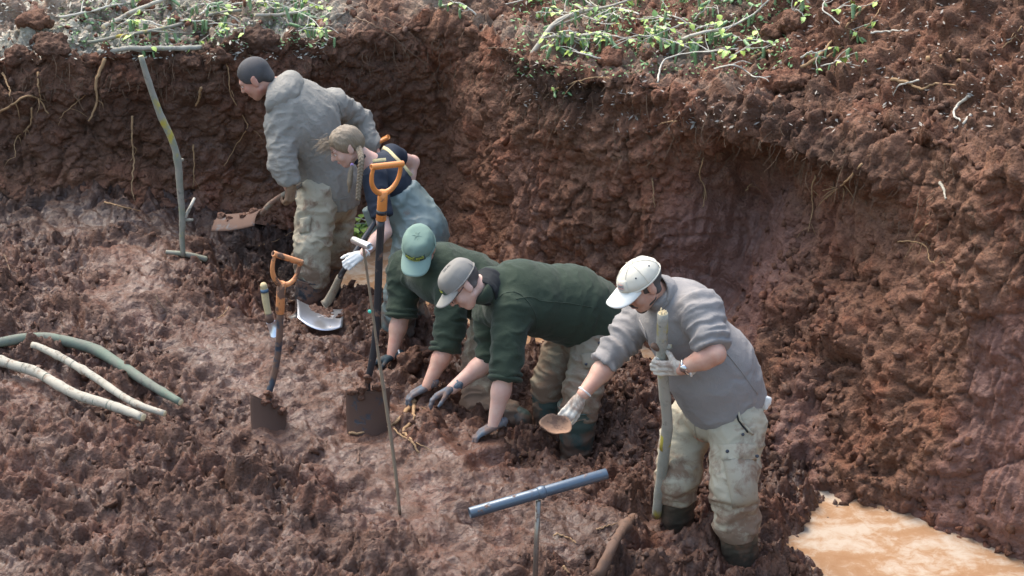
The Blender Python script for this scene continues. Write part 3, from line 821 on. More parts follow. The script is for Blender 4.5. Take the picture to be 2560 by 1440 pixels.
# ================================================================== cloth, skin and rubber
def cloth(name, col, rough=.9, weave=900, bumpd=.0012, mud=0.0, sheen=.0, var=.12, spec=.25, folds=0.0, mudz=None):
    m, nt, bs = new_mat(name)
    co = obj_co(nt)
    n = noise_n(nt, co, 7, 4, .6)
    c = mixc(nt, n, tuple(v * (1 - var) for v in col), tuple(min(1, v * (1 + var)) for v in col))
    if mud:
        nz = noise_n(nt, co, 9, 6, .68, .4)
        if mudz:      # splashes get denser towards the boots
            sx = nt.nodes.new('ShaderNodeSeparateXYZ'); L(nt, co, sx.inputs[0])
            mr = nt.nodes.new('ShaderNodeMapRange'); mr.inputs['From Min'].default_value = mudz[0]; mr.inputs['From Max'].default_value = mudz[1]; mr.inputs['To Min'].default_value = .26; mr.inputs['To Max'].default_value = 0
            L(nt, sx.outputs[2], mr.inputs['Value']); nz = math_n(nt, 'ADD', nz, mr.outputs[0])
        mk = ramp(nt, nz, [(.60 - .22 * mud, (0, 0, 0)), (.74 - .18 * mud, (1, 1, 1))])
        c = mixc(nt, math_n(nt, 'MULTIPLY', mk, .75), c, (.17, .095, .062))
    L(nt, c, bs.inputs['Base Color'])
    bs.inputs['Roughness'].default_value = rough
    bs.inputs['Specular IOR Level'].default_value = spec
    if sheen:
        bs.inputs['Sheen Weight'].default_value = sheen; bs.inputs['Sheen Roughness'].default_value = .45
    hgt = noise_n(nt, co, weave * .25, 3, .6)
    if folds:
        hgt = math_n(nt, 'ADD', hgt, math_n(nt, 'MULTIPLY', noise_n(nt, co, 26, 5, .62, 1.4), folds * 2))
    L(nt, bump(nt, hgt, .5, bumpd), bs.inputs['Normal'])
    return m
def hair_mat():
    m, nt, bs = new_mat('fair_hair')
    co = obj_co(nt); n = noise_n(nt, stretch(nt, co, (1, 1, .12)), 320, 3, .6); n2 = noise_n(nt, stretch(nt, co, (.3, 1, 1)), 60, 3, .6)
    L(nt, mixc(nt, n, (.10, .08, .058), mixc(nt, n2, (.27, .20, .13), (.40, .31, .21))), bs.inputs['Base Color'])
    bs.inputs['Roughness'].default_value = .42; L(nt, bump(nt, n, .8, .006), bs.inputs['Normal']); return m
def skin_mat(name, col, red=(.42, .17, .12)):
    m, nt, bs = new_mat(name)
    co = obj_co(nt)
    c = mixc(nt, ramp(nt, noise_n(nt, co, 16, 4, .6), [(.4, (0, 0, 0)), (.75, (.7, .7, .7))]), col, red)
    L(nt, c, bs.inputs['Base Color'])
    bs.inputs['Roughness'].default_value = .5
    bs.inputs['Specular IOR Level'].default_value = .35
    bs.inputs['Subsurface Weight'].default_value = .12
    bs.inputs['Subsurface Radius'].default_value = (.012, .005, .003)
    L(nt, bump(nt, noise_n(nt, co, 160, 4, .6), .25, .002), bs.inputs['Normal'])
    return m
def plain(name, col, rough=.5, metal=0.0, spec=.5, mud=0.0, mudcol=(.15, .085, .058), scale=14):
    m, nt, bs = new_mat(name)
    co = obj_co(nt)
    c = mixc(nt, noise_n(nt, co, 11, 4, .6), tuple(v * .85 for v in col), tuple(min(1, v * 1.12) for v in col))
    if mud:
        mk = ramp(nt, noise_n(nt, co, scale, 6, .7, .3), [(.62 - .3 * mud, (0, 0, 0)), (.68 - .26 * mud, (1, 1, 1))])
        c = mixc(nt, mk, c, mudcol)
        L(nt, math_n(nt, 'ADD', rough, math_n(nt, 'MULTIPLY', mk, max(0, .85 - rough))), bs.inputs['Roughness'])
        L(nt, math_n(nt, 'MULTIPLY', metal, math_n(nt, 'SUBTRACT', 1.0, mk)), bs.inputs['Metallic'])
        L(nt, bump(nt, mk, .5, .003), bs.inputs['Normal'])
    else:
        bs.inputs['Roughness'].default_value = rough; bs.inputs['Metallic'].default_value = metal
    L(nt, c, bs.inputs['Base Color'])
    bs.inputs['Specular IOR Level'].default_value = spec
    return m
M_SKIN = skin_mat('skin', (.50, .30, .225)); M_SKIN_F = skin_mat('face_skin', (.46, .265, .20), (.45, .17, .13))
M_SKIN_P = skin_mat('pale_skin', (.56, .37, .30), (.50, .26, .21))
M_HAIR_D = cloth('dark_cropped_hair', (.070, .068, .070), .75, 1400, .006, var=.6)
M_HAIR_G = cloth('greying_hair', (.075, .065, .06), .8, 1400, .004)
M_HAIR_B = hair_mat()
M_EYE = plain('eye_white', (.7, .68, .65), .2); M_LIP = plain('lip', (.36, .14, .12), .5)
M_FLEECE_GN = cloth('dark_green_fleece', (.030, .044, .030), .95, 700, .004, sheen=.10, folds=.8)
M_FLEECE_GY = cloth('grey_fleece', (.235, .222, .215), .95, 700, .004, sheen=.08, folds=.9)
M_COLLAR_BK = cloth('black_collar', (.018, .02, .022), .9)
M_ANORAK = cloth('grey_anorak', (.245, .234, .208), .8, 500, .005, folds=1.8)
M_BEIGE = cloth('beige_cotton', (.37, .335, .255), .9, 600, .0015, mud=.32, folds=1.4, mudz=(-.05, .55))
M_BEIGE_M = cloth('muddy_beige_cotton', (.32, .29, .225), .9, 600, .0015, mud=.5, folds=1.4, mudz=(-.05, .45))
M_KHAKI = cloth('khaki_cotton', (.235, .205, .155), .9, 600, .0015, mud=.5, folds=1.4, mudz=(-.05, .45))
M_WADER = cloth('grey_green_waders', (.150, .190, .180), .42, 300, .001, mud=.15, spec=.55, folds=1.0, mudz=(-.1, .5))
M_WADER_D = cloth('dark_green_waders', (.050, .075, .066), .45, 300, .001, mud=.12, spec=.5, folds=.8, mudz=(-.15, .15))
M_RUBBER = plain('dark_rubber', (.030, .035, .040), .4, mud=.55)
M_CAMO = cloth('camouflage_rubber', (.060, .050, .036), .5, 300, .001, mud=.5, spec=.4, var=.5)
M_NAVY = cloth('navy_tshirt', (.022, .028, .042), .9)
M_STRAP = cloth('yellow_strap', (.50, .43, .24), .8)
M_CAP_W = cloth('cream_cap', (.58, .545, .455), .9, 600); M_BRIM_W = cloth('white_brim', (.60, .61, .575), .8, 600)
M_CAP_G = cloth('grey_cap', (.225, .215, .195), .9, 600); M_BRIM_G = cloth('grey_brim', (.26, .25, .225), .9, 600)
M_CAP_N = cloth('green_cap', (.165, .240, .200), .9, 600); M_BRIM_N = cloth('pale_green_brim', (.215, .31, .27), .9, 600)
M_PATCH = cloth('dark_patch', (.07, .10, .075), .9); M_YEL = plain('yellow_thread', (.50, .52, .06), .8)
M_REDP = plain('red_print', (.55, .16, .14), .8); M_DKP = plain('dark_print', (.10, .11, .16), .8); M_GYP = plain('grey_print', (.42, .42, .44), .8)
M_GLOVE_B = cloth('blue_grey_glove', (.105, .135, .165), .85, 500, .002, mud=.7)
M_GLOVE_K = cloth('dark_teal_glove', (.025, .042, .050), .7, 500, .002, mud=.42)
M_GLOVE_W = cloth('white_glove', (.56, .53, .46), .9, 500, .002, mud=.8); M_GLOVE_C = cloth('clean_white_glove', (.66, .66, .63), .9, 500, .002, mud=.12)
M_METAL = plain('steel', (.55, .56, .58), .25, 1.0); M_BUTTON = plain('dark_button', (.03, .035, .05), .4)
M_FRAME = plain('dark_frame', (.02, .02, .025), .35)
def glass_mat():
    m, nt, bs = new_mat('lens_glass')
    bs.inputs['Base Color'].default_value = (.9, .92, .92, 1); bs.inputs['Transmission Weight'].default_value = 1.0
    bs.inputs['Roughness'].default_value = .03; bs.inputs['IOR'].default_value = 1.1
    return m
M_GLASS = glass_mat()

# ================================================================== heads, caps and hands
class Frame:
    """local axes: x to the person's right, y forward, z up"""
    def __init__(s, o, f, u, sc=1.0):
        s.o = np.asarray(o, float); s.y = unit(f); s.z = unit(np.asarray(u, float) - s.y * np.dot(u, s.y)); s.x = np.cross(s.y, s.z); s.s = sc
        s.R = np.stack([s.x, s.y, s.z], 1)
    def __call__(s, x, y, z): return s.o + s.R @ (np.array([x, y, z]) * s.s)
    def ell(s, c, r): return ell_(s(*c), s.R, np.array(r) * s.s)
    def cap(s, a, b, r1, r2=None): return cap_(s(*a), s(*b), r1 * s.s, (r1 if r2 is None else r2) * s.s)
    def pts(s, A): return s.o + (np.asarray(A) * s.s) @ s.R.T
def head_prims(H):
    P_ = [H.ell((0, -.012, .035), (.074, .096, .086)), H.ell((0, .035, -.03), (.058, .058, .078)), H.cap((0, .062, -.092), (0, .064, -.09), .021),
          H.cap((-.052, .005, -.05), (-.018, .058, -.088), .022, .018), H.cap((.052, .005, -.05), (.018, .058, -.088), .022, .018),
          H.cap((-.038, .074, .028), (.038, .074, .028), .015), H.ell((-.036, .062, -.022), (.024, .024, .026)), H.ell((.036, .062, -.022), (.024, .024, .026))]
    return P_
def head_fine(H):
    return [H.cap((0, .088, .022), (0, .112, -.022), .008, .0125), H.cap((-.011, .096, -.026), (.011, .096, -.026), .009),
            H.cap((-.018, .088, -.054), (.018, .088, -.054), .007), H.cap((-.016, .086, -.066), (.016, .086, -.066), .0075),
            H.ell((-.077, -.008, -.002), (.009, .020, .033)), H.ell((.077, -.008, -.002), (.009, .020, .033)),
            H.cap((-.074, .006, -.02), (-.078, -.02, .028), .006, .008), H.cap((.074, .006, -.02), (.078, -.02, .028), .006, .008)]
def make_head_parts(H, parent):
    for sx in (-1, 1):
        b = Bag(); c = H(sx * .031, .079, .008)
        th, ph = np.meshgrid(np.linspace(0, 2 * np.pi, 12, endpoint=False), np.linspace(0, np.pi, 7), indexing='ij')
        V = np.stack([np.sin(ph) * np.cos(th), np.sin(ph) * np.sin(th), np.cos(ph)], -1).reshape(-1, 3) * .0115 * H.s + c
        i = np.arange(12)[:, None] * 7 + np.arange(6)[None, :]; j = ((np.arange(12) + 1) % 12)[:, None] * 7 + np.arange(6)[None, :]
        b.add(V, np.stack([i, j, j + 1, i + 1], -1).reshape(-1, 4))
        e = link('eye', b.mesh('eye'), M_EYE, parent)
        pv, pq, pt = tube([H(sx * .031, .0895, .007), H(sx * .031, .0912, .0068)], .0052 * H.s, 8)
        link('pupil', Bag().add(pv, pq, pt).mesh('pupil'), M_FRAME, e)
    lips = Bag(); lips.add(*tube([H(-.021, .090, -.058), H(-.010, .0955, -.0585), H(0, .0965, -.060), H(.010, .0955, -.0585), H(.021, .090, -.058)], [.002, .0045, .005, .0045, .002], 6))
    link('lips', lips.mesh('lips'), M_LIP, parent)
    for sx in (-1, 1):
        br = Bag(); br.add(*tube([H(sx * .016, .0895, .028), H(sx * .032, .089, .034), H(sx * .048, .080, .028)], [.003, .004, .002], 6))
        link('eyebrow', br.mesh('eyebrow'), M_HAIR_D, parent)
CAPDIM = ((0, -.006, .048), (.087, .107, .0775))
def cap_pt(H, az, el, off=0.0):
    """point on the crown of a cap: az from straight ahead, el up from the band"""
    c, r = CAPDIM
    v = np.stack([np.sin(az) * np.cos(el), np.cos(az) * np.cos(el), np.sin(el)], -1)
    p = np.array(c) + v * (np.array(r) + off)
    return H.pts(p)
def make_cap(H, parent, m_crown, m_brim, boxy=0.0, droop=.35, length=.082):
    rs = np.random.default_rng(3)
    az, el = np.meshgrid(np.linspace(0, 2 * np.pi, 64, endpoint=False), np.linspace(-.22, np.pi / 2, 22), indexing='ij')
    c, r = CAPDIM
    ce = np.cos(el); se = np.sin(el)
    if boxy: ce = np.clip(np.cos(el * .82) ** .8 * (1 - .0 * el), 0, 1) * np.where(el > 1.35, (np.pi / 2 - el) / .22, 1)
    v = np.stack([np.sin(az) * ce, np.cos(az) * ce, se], -1)
    p = np.array(c) + v * np.array(r)
    ridge = 1 + .012 * np.cos(az * 6) ** 8 * np.cos(el) + .022 * noise3(v[..., 0] * 3, v[..., 1] * 3, v[..., 2] * 3, int(H.o[0] * 100) % 50)
    p = np.array(c) + (p - np.array(c)) * ridge[..., None]
    inner = np.array(c) + (p[:, :1] - np.array(c)) * .94
    p = np.concatenate([inner, p], 1)
    n, m = p.shape[:2]
    i = np.arange(n)[:, None] * m + np.arange(m - 1)[None, :]; j = ((np.arange(n) + 1) % n)[:, None] * m + np.arange(m - 1)[None, :]
    cap_o = link('cap', mk_mesh('cap', H.pts(p.reshape(-1, 3)), np.stack([i, j, j + 1, i + 1], -1).reshape(-1, 4)), m_crown, parent)
    # band
    a2 = np.linspace(0, 2 * np.pi, 49)
    bp = [cap_pt(H, a, -.14, .002) for a in a2]
    link('band', Bag().add(*tube(bp, .004 * H.s, 6, cap=False)).mesh('band'), m_crown, cap_o)
    # brim: curved sheet with thickness
    a3 = np.linspace(-1.12, 1.12, 25); t3 = np.linspace(0, 1, 9)
    A, T = np.meshgrid(a3, t3, indexing='ij')
    root = np.stack([np.sin(A) * r[0] * .985, np.cos(A) * r[1] * .985, np.full_like(A, -.19 * r[2])], -1) + np.array(c)
    reach = length * np.clip(1 - (np.abs(A) / 1.14) ** 3.2, 0, 1)
    out = np.stack([np.sin(A) * .32, np.ones_like(A), np.zeros_like(A)], -1)
    B = root + out * (reach * T)[..., None]
    B[..., 2] += -droop * reach * T * .6 - .34 * B[..., 0] ** 2 / .09 * (.35 + .65 * T) + .012
    top = B.copy(); top[..., 2] += .0022; bot = B.copy(); bot[..., 2] -= .0022
    n, m = A.shape
    V = np.concatenate([top.reshape(-1, 3), bot.reshape(-1, 3)]); q = grid_quads(n, m)
    edge = np.concatenate([np.arange(n) * m + m - 1])
    eq = np.stack([edge[:-1], edge[1:], edge[1:] + n * m, edge[:-1] + n * m], 1)
    link('brim', mk_mesh('brim', H.pts(V), np.concatenate([q, q[:, ::-1] + n * m, eq])), m_brim, cap_o)
    link('button', mk_mesh('button', *_dot(cap_pt(H, 0., np.pi / 2, .001), H.z, .008 * H.s)), m_crown, cap_o)
    for kk in range(6):
        link('panel_seam', Bag().add(*tube([cap_pt(H, kk * np.pi / 3 + .52, e_, .0024) for e_ in np.linspace(-.1, 1.5, 12)], .0014 * H.s, 5)).mesh('panel_seam'), m_crown, cap_o)
    for a in (-2.2, -1.2, 1.2, 2.2):      # air holes
        link('eyelet', mk_mesh('eyelet', *_dot(cap_pt(H, a, .62, .002), cap_pt(H, a, .62, .1) - cap_pt(H, a, .62, 0), .0042 * H.s)), M_BUTTON, cap_o)
    return cap_o
def _dot(c, n, r, seg=10, hgt=.35):
    """small domed disc: verts, quads"""
    n = unit(n); u = unit(np.cross(n, (0.3, .5, .8))); v = np.cross(n, u)
    a = np.linspace(0, 2 * np.pi, seg, endpoint=False)
    rings = [(1, -.3), (1, .3), (.6, .9), (.05, 1.0)]
    V = np.vstack([np.asarray(c) + r * k * (np.cos(a)[:, None] * u + np.sin(a)[:, None] * v) + n * r * hgt * z for k, z in rings])
    k = np.arange(seg); k2 = (k + 1) % seg
    Q = np.vstack([np.stack([i * seg + k, i * seg + k2, (i + 1) * seg + k2, (i + 1) * seg + k], 1) for i in range(3)])
    return V, Q
def cap_patch(H, cap_o, az0, az1, el0, el1, mat, name='patch', off=.0035):
    a, e = np.meshgrid(np.linspace(az0, az1, 12), np.linspace(el0, el1, 7), indexing='ij')
    t = cap_pt(H, a.ravel(), e.ravel(), off); b = cap_pt(H, a.ravel(), e.ravel(), off - .006)
    n, m = a.shape; q = grid_quads(n, m)
    rim_ = np.concatenate([np.arange(m), np.arange(1, n) * m + m - 1, (n - 1) * m + np.arange(m - 2, -1, -1), np.arange(n - 2, 0, -1) * m])
    r2 = np.roll(rim_, -1); eq = np.stack([rim_, r2, r2 + n * m, rim_ + n * m], 1)
    return link(name, mk_mesh(name, np.vstack([t, b]), np.vstack([q, eq])), mat, cap_o)
def cap_text(H, cap_o, text, az, el, width, height, mat, off=.0055, name='lettering', shear=0.0):
    cu = bpy.data.curves.new('text', 'FONT'); cu.body = text; cu.extrude = .01; cu.shear = shear; cu.resolution_u = 2
    to = bpy.data.objects.new('text', cu); COL.objects.link(to)
    dg = bpy.context.evaluated_depsgraph_get(); me = bpy.data.meshes.new_from_object(to.evaluated_get(dg))
    bpy.data.objects.remove(to, do_unlink=True)
    co = np.empty(len(me.vertices) * 3, np.float32); me.vertices.foreach_get('co', co); co = co.reshape(-1, 3).astype(float)
    mn, mx = co.min(0), co.max(0)
    u = (co[:, 0] - (mn[0] + mx[0]) / 2) / (mx[0] - mn[0]); v = (co[:, 1] - mn[1]) / (mx[1] - mn[1]); w = co[:, 2] / (mx[2] - mn[2] + 1e-9)
    V = cap_pt(H, az + u * width, el + v * height, off) ; V2 = cap_pt(H, az + u * width, el + v * height, off + .0012)
    V = np.where((w > 0)[:, None], V2, V)
    me.vertices.foreach_set('co', V.astype(np.float32).ravel()); me.update(); me.name = name
    return link(name, me, mat, cap_o)
def make_collar(J, H, mat, parent, r0=.088, r1=.080, top=-.075, tip=0.0):
    a = J['neck']; b = H(0, -.03, top); ax = unit(b - a)
    return sdf_obj('collar', [cap_(a - ax * .01, b + ax * .02, r0, r1)], mat, parent, h=.006, k=.02, cuts=[(b, ax + .25 * H.y, .004), (a - ax * .0, -ax, .004)], subs=[cap_(a, b + ax * .08, r0 - .016, r1 - .016)], wr={0: (.004, 12, 6, 5)})
FING = [(-.032, .072, 1.0), (-.011, .080, 1.08), (.010, .077, 1.02), (.030, .064, .84)]
def make_hand(name, wrist, fwd, palm, thumb_side, mat, parent, curl=(.35, .35, .35, .35), spread=.0, thumb=(.6, .5), sc=1.0, cuff=None, label=None, thumb_curl=.4, ca3=(.55, 1.1, .75)):
    """a gloved or bare hand: fwd from wrist to knuckles, palm = the way the palm faces, thumb_side = +1/-1 along fwd x palm"""
    y = unit(fwd); z = unit(-np.asarray(palm, float) + y * np.dot(palm, y)); x = np.cross(y, z) * 1.0
    o = np.asarray(wrist, float); s = sc * .95
    def T(a, b, c): return o + s * (x * a * -thumb_side + y * b + z * c)
    pr = [cap_(T(-.020, .0, 0), T(-.026, .078, .002), .020 * s, .0145 * s), cap_(T(.0, .0, 0), T(-.004, .084, .003), .021 * s, .015 * s), cap_(T(.016, .0, 0), T(.022, .074, 0), .018 * s, .0135 * s),
          cap_(T(0, -.055, 0), T(0, .0, 0), .030 * s, .027 * s, z, .8)]
    tips = []
    for (fx, ln, k), cu in zip(FING, curl):
        a = T(fx * .92, .085 if abs(fx) < .02 else .078, .002); d0 = unit(y + x * -thumb_side * (fx * (2.2 * spread + .6)))
        ang = 0.0; p = a
        for i, (fr, r0, r1, ca) in enumerate(((.45, .0105, .0095, ca3[0]), (.32, .0095, .0088, ca3[1]), (.23, .0088, .0075, ca3[2]))):
            ang += cu * ca
            d = d0 * math.cos(ang) - z * math.sin(ang)
            q = p + d * ln * fr * 1.05 * s
            pr.append(cap_(p, q, r0 * s, r1 * s)); p = q
        tips.append(p)
    a = T(-.030, .018, -.004); ang = thumb[0]; d = unit(y * math.cos(ang) + x * thumb_side * math.sin(ang) - z * thumb[1])
    q = a + d * .042 * s; pr.append(cap_(a, q, .0165 * s, .0115 * s)); d2 = unit(d + (y - x * thumb_side * .4) * thumb_curl - z * thumb_curl * .5)
    q2 = q + d2 * .030 * s; pr.append(cap_(q, q2, .0115 * s, .0105 * s)); q3 = q2 + unit(d2 + y * thumb_curl) * .022 * s; pr.append(cap_(q2, q3, .0105 * s, .0085 * s))
    h = sdf_obj(name, pr, mat, parent, h=.0036, k=.007, sm=1, label=label)
    if cuff is not None:
        pts = [T(0, -.060 + .006 * i, 0) for i in range(3)]
        ring = Bag()
        an = np.linspace(0, 2 * np.pi, 25)
        ring.add(*tube([T(.033 * math.cos(t), -.058, .026 * math.sin(t)) for t in an], .0055 * s, 6, cap=False))
        link('cuff', ring.mesh('cuff'), cuff, h)
    return h, tips
# ================================================================== PEOPLE
def bvh_mesh(o):
    me = o.data
    return BVHTree.FromPolygons([v.co[:] for v in me.vertices], [p.vertices[:] for p in me.polygons])
def on(bv, px, py, off):
    """point on a garment seen at this place, lifted off it"""
    d = Vector(ray(px, py)).normalized(); h = bv.ray_cast(Vector(EYE), d)
    if h[0] is None: return None
    n = h[1] if h[1].dot(d) < 0 else -h[1]
    return np.array(h[0] + n * off)
def sewn_patch(name, bv, quad, mat, parent, off=.008, n=9, bulge=0.0, label=None):
    """a pocket or flap sewn on: quad of four photograph corners laid on the garment, with its own thickness"""
    q = np.array(quad, float); top = []
    for i in np.linspace(0, 1, n):
        for j in np.linspace(0, 1, n):
            p = (q[0] * (1 - i) + q[1] * i) * (1 - j) + (q[3] * (1 - i) + q[2] * i) * j
            r = on(bv, p[0], p[1], off + bulge * math.sin(math.pi * i) * math.sin(math.pi * j))
            if r is None: r = top[-1] if top else None
            if r is None: return None
            top.append(r)
    top = np.array(top); back = unit(FWD) * (off + .012)
    qd = grid_quads(n, n); m = n * n
    rim_ = np.concatenate([np.arange(n), np.arange(1, n) * n + n - 1, (n - 1) * n + np.arange(n - 2, -1, -1), np.arange(n - 2, 0, -1) * n]); r2 = np.roll(rim_, -1)
    V = np.vstack([top, top + back]); eq = np.stack([rim_, r2, r2 + m, rim_ + m], 1)
    o = link(name, mk_mesh(name, V, np.vstack([qd, eq])), mat, parent)
    if label: o['label'] = label
    return o
def sewn_line(name, bv, poly, r, mat, parent, off=.003, n=14, flat=1.0):
    pts = [on(bv, x, y, off) for x, y in spline(np.array(poly, float), n)]
    pts = [p for p in pts if p is not None]
    if len(pts) < 3: return None
    return link(name, Bag().add(*tube(pts, r, 6)).mesh(name), mat, parent)
def snap(name, bv, px, py, r, mat, parent, off=.010):
    p = on(bv, px, py, off)
    if p is None: return None
    return link(name, mk_mesh(name, *_dot(p, -FWD, r)), mat, parent)
def seg(a, b, t): return np.asarray(a) * (1 - t) + np.asarray(b) * t
def body_mesh(J, H, parent, skin, arm=.047, hands=True, ears=True, scale=1.0):
    sp = unit(J['chest'] - J['pelvis']); fw = unit(np.cross(J['LS'] - J['RS'], sp)) if True else None
    pr = head_prims(H) + [cap_(J['neck'], H(0, -.022, -.045), .062, .055), cap_(J['chest'], J['neck'], .10, .066), cap_(J['pelvis'], J['chest'], .12, .125),
          cap_(J['RS'], J['LS'], .058), cap_(J['RH'], J['LH'], .09)]
    for s in 'LR':
        pr += [cap_(J[s + 'S'], J[s + 'E'], arm * 1.08, arm * .92), cap_(J[s + 'E'], seg(J[s + 'E'], J[s + 'W'], .35), arm * .92, arm * .96), cap_(seg(J[s + 'E'], J[s + 'W'], .3), J[s + 'W'], arm * .96, arm * .60),
               cap_(J[s + 'H'], J[s + 'K'], .080, .056), cap_(J[s + 'K'], J[s + 'A'], .055, .038)]
    ey = [ell_(H(sx * .031, .092, .008), H.R, np.array((.014, .010, .009)) * H.s) for sx in (-1, 1)]
    return sdf_obj('body', pr, skin, parent, h=.0065, k=.022, subs=ey, sm=1, fine=head_fine(H), kf=.007)
def spine_frame(J, key='chest', f=None):
    z = unit(J['chest'] - J['pelvis'])
    return Frame(J[key], f if f is not None else np.cross(J['LS'] - J['RS'], z) * -1, z)
def joints(d):
    return {k: P(*v) for k, v in d.items()}
DEBUG_BONES = []
def bones(n, J):
    f = lambda a, b: round(float(np.linalg.norm(J[a] - J[b])), 2)
    DEBUG_BONES.append((n, 'uarm', f('LS', 'LE'), f('RS', 'RE'), 'farm', f('LE', 'LW'), f('RE', 'RW'), 'thigh', f('LH', 'LK'), f('RH', 'RK'), 'shin', f('LK', 'LA'), f('RK', 'RA'), 'sh', f('LS', 'RS'), 'torso', f('pelvis', 'neck'),
                        'footz', round(float(J['LA'][2]), 2), round(float(J['RA'][2]), 2), 'hipz', round(float(J['pelvis'][2]), 2)))
def hair_under_cap(H, parent, mat, z0=-.045, y1=.035, grow=.004):
    return sdf_obj('hair', [H.ell((0, -.012, .035), (.074 + grow, .096 + grow, .086 + grow)), H.cap((-.055, -.03, -.03), (.055, -.03, -.03), .025)], mat, parent, h=.005, k=.02,
                   cuts=[(H(0, 0, z0), -H.z, .006), (H(0, y1, 0), H.y + H.z * .35, .006), (H(0, 0, .062), H.z, .004)])
def beard_(H, parent, mat, full=True):
    pr = [H.cap((0, .064, -.096), (0, .066, -.090), .0225), H.cap((-.054, .008, -.045), (-.018, .059, -.090), .0235, .020), H.cap((.054, .008, -.045), (.018, .059, -.090), .0235, .020)]
    b = sdf_obj('beard', pr, mat, parent, h=.0045, k=.012, cuts=[(H(0, .062, -.070), H.z + H.y * .35, .004)])
    link('moustache', Bag().add(*tube([H(-.028, .082, -.062), H(-.014, .096, -.047), H(0, .0985, -.044), H(.014, .096, -.047), H(.028, .082, -.062)], [.004, .006, .006, .006, .004], 7)).mesh('moustache'), mat, parent)
    return b
def boot(name, top, ankle, toe, r_top, r_ank, mat, parent, band=None, foot=True):
    ax = unit(ankle - top)
    pr = [cap_(top, ankle, r_top, r_ank)]
    if foot: pr += [cap_(ankle + np.array([0, 0, -.03]), seg(ankle, toe, .75) + np.array([0, 0, -.035]), .05, .046), cap_(seg(ankle, toe, .6) + np.array([0, 0, -.04]), toe + np.array([0, 0, -.035]), .047, .040)]
    b = sdf_obj(name, pr, mat, parent, h=.0075, k=.03, cuts=[(top, -ax, .003)], wr={0: (.004, 16, 4, 91)})
    u = unit(np.cross(ax, (0.2, 1, .1))); v = np.cross(ax, u)
    an = np.linspace(0, 2 * np.pi, 29)
    link('boot_rim', Bag().add(*tube([top + ax * .004 + (r_top + .001) * (math.cos(t) * u + math.sin(t) * v) for t in an], .005, 6, cap=False)).mesh('boot_rim'), mat, b)
    return b

# ---------------------------------------------------------------- man in grey fleece and cream cap, front right
J = joints(dict(pelvis=(1795, 1005, 8.80), chest=(1705, 805, 8.76), neck=(1655, 735, 8.73), LS=(1752, 775, 8.60), LE=(1788, 885, 8.42), LW=(1702, 922, 8.47), RS=(1600, 795, 8.95), RE=(1528, 900, 8.82), RW=(1458, 985, 8.66),
            LH=(1848, 1060, 8.68), LK=(1832, 1215, 8.52), LA=(1850, 1395, 8.58), RH=(1718, 1060, 8.92), RK=(1695, 1190, 8.80), RA=(1692, 1320, 8.88)))
bones('A', J)
H = Frame(P(1606, 712, 8.66), (-.74, -.40, -.50), (0, .08, 1), 1.06)
A = empty('person', (J['LA'][0], J['LA'][1], 0), 'person in grey fleece and cream cap, one gloved hand round a birch stick', 'person')
body_mesh(J, H, A, M_SKIN, arm=.053)
make_head_parts(H, A)
cp_o = make_cap(H, A, M_CAP_W, M_BRIM_W, droop=.25, length=.085)
cap_patch(H, cp_o, -.62, .28, .02, .72, M_CAP_W, 'front_panel', .003)
cap_text(H, cp_o, 'LIVES', -.22, .33, .38, .13, M_DKP, .0058)
for el_, w_ in ((.30, .46), (.50, .40)):
    link('red_line', Bag().add(*tube([cap_pt(H, -.22 + t, el_, .0065) for t in np.linspace(-w_ / 2, w_ / 2, 8)], .0011, 5)).mesh('red_line'), M_REDP, cp_o)
link('logo_ring', Bag().add(*tube([cap_pt(H, -.22 + .24 * math.cos(t), .36 + .23 * math.sin(t), .0062) for t in np.linspace(0, 2 * np.pi, 25)], .0009, 5, cap=False)).mesh('logo_ring'), M_GYP, cp_o)
cap_text(H, cp_o, 'TRUST', -.22, .18, .26, .08, M_GYP, .0058)
hair_under_cap(H, A, M_HAIR_G); beard_(H, A, M_HAIR_G)
sf_ = Frame(J['chest'], (-.75, -.62, -.3), J['chest'] - J['pelvis'])
pr = [ell_(P(1783, 925, 8.80), sf_.R, (.235, .21, .27)), ell_(P(1708, 800, 8.77), sf_.R, (.22, .165, .215)), cap_(J['chest'], P(1805, 985, 8.80), .185, .215), cap_(J['RS'], J['LS'], .088, .092),
      cap_(J['LS'], seg(J['LS'], J['LE'], .80), .098, .086), cap_(J['RS'], P(1516, 905, 8.80), .094, .076), cap_(J['neck'], H(0, -.03, -.085), .082, .072)]
a_l, a_r = seg(J['LS'], J['LE'], .86), P(1510, 912, 8.80)
fl = sdf_obj('fleece', pr, M_FLEECE_GY, A, h=.0085, k=.045, cuts=[(P(1800, 1022, 8.8), J['pelvis'] - J['chest'] + np.array([0, 0, -.12]), .004), (a_l, J['LE'] - J['LS'], .004, a_l, .16), (a_r, a_r - J['RS'], .004, a_r, .14),
             (H(0, 0, -.088), H.z + .15 * H.y, .004, H(0, 0, -.088), .16)],
             wr={0: (.007, 7, 3.5, 3), 1: (.006, 8, 4, 4), 2: (.006, 6, 4, 5), 4: (.013, 18, 4, 6), 5: (.013, 17, 4, 7), 6: (.003, 20, 4, 8), 3: (.006, 8, 6, 9)})
bf = bvh_mesh(fl)
sewn_line('zip', bf, [(1600, 800), (1616, 835), (1622, 880)], .003, M_FLEECE_GY, fl)
sewn_line('seam', bf, [(1805, 870), (1850, 925), (1893, 985)], .0025, M_FLEECE_GY, fl, .002)
make_collar(J, H, M_FLEECE_GY, fl, .096, .086)
pr = [ell_(P(1797, 1030, 8.80), sf_.R, (.195, .165, .15)), chain_(J['LH'], .132, J['LK'], .118, P(1842, 1305, 8.54), .118), chain_(J['RH'], .125, J['RK'], .108, P(1692, 1225, 8.83), .104)]
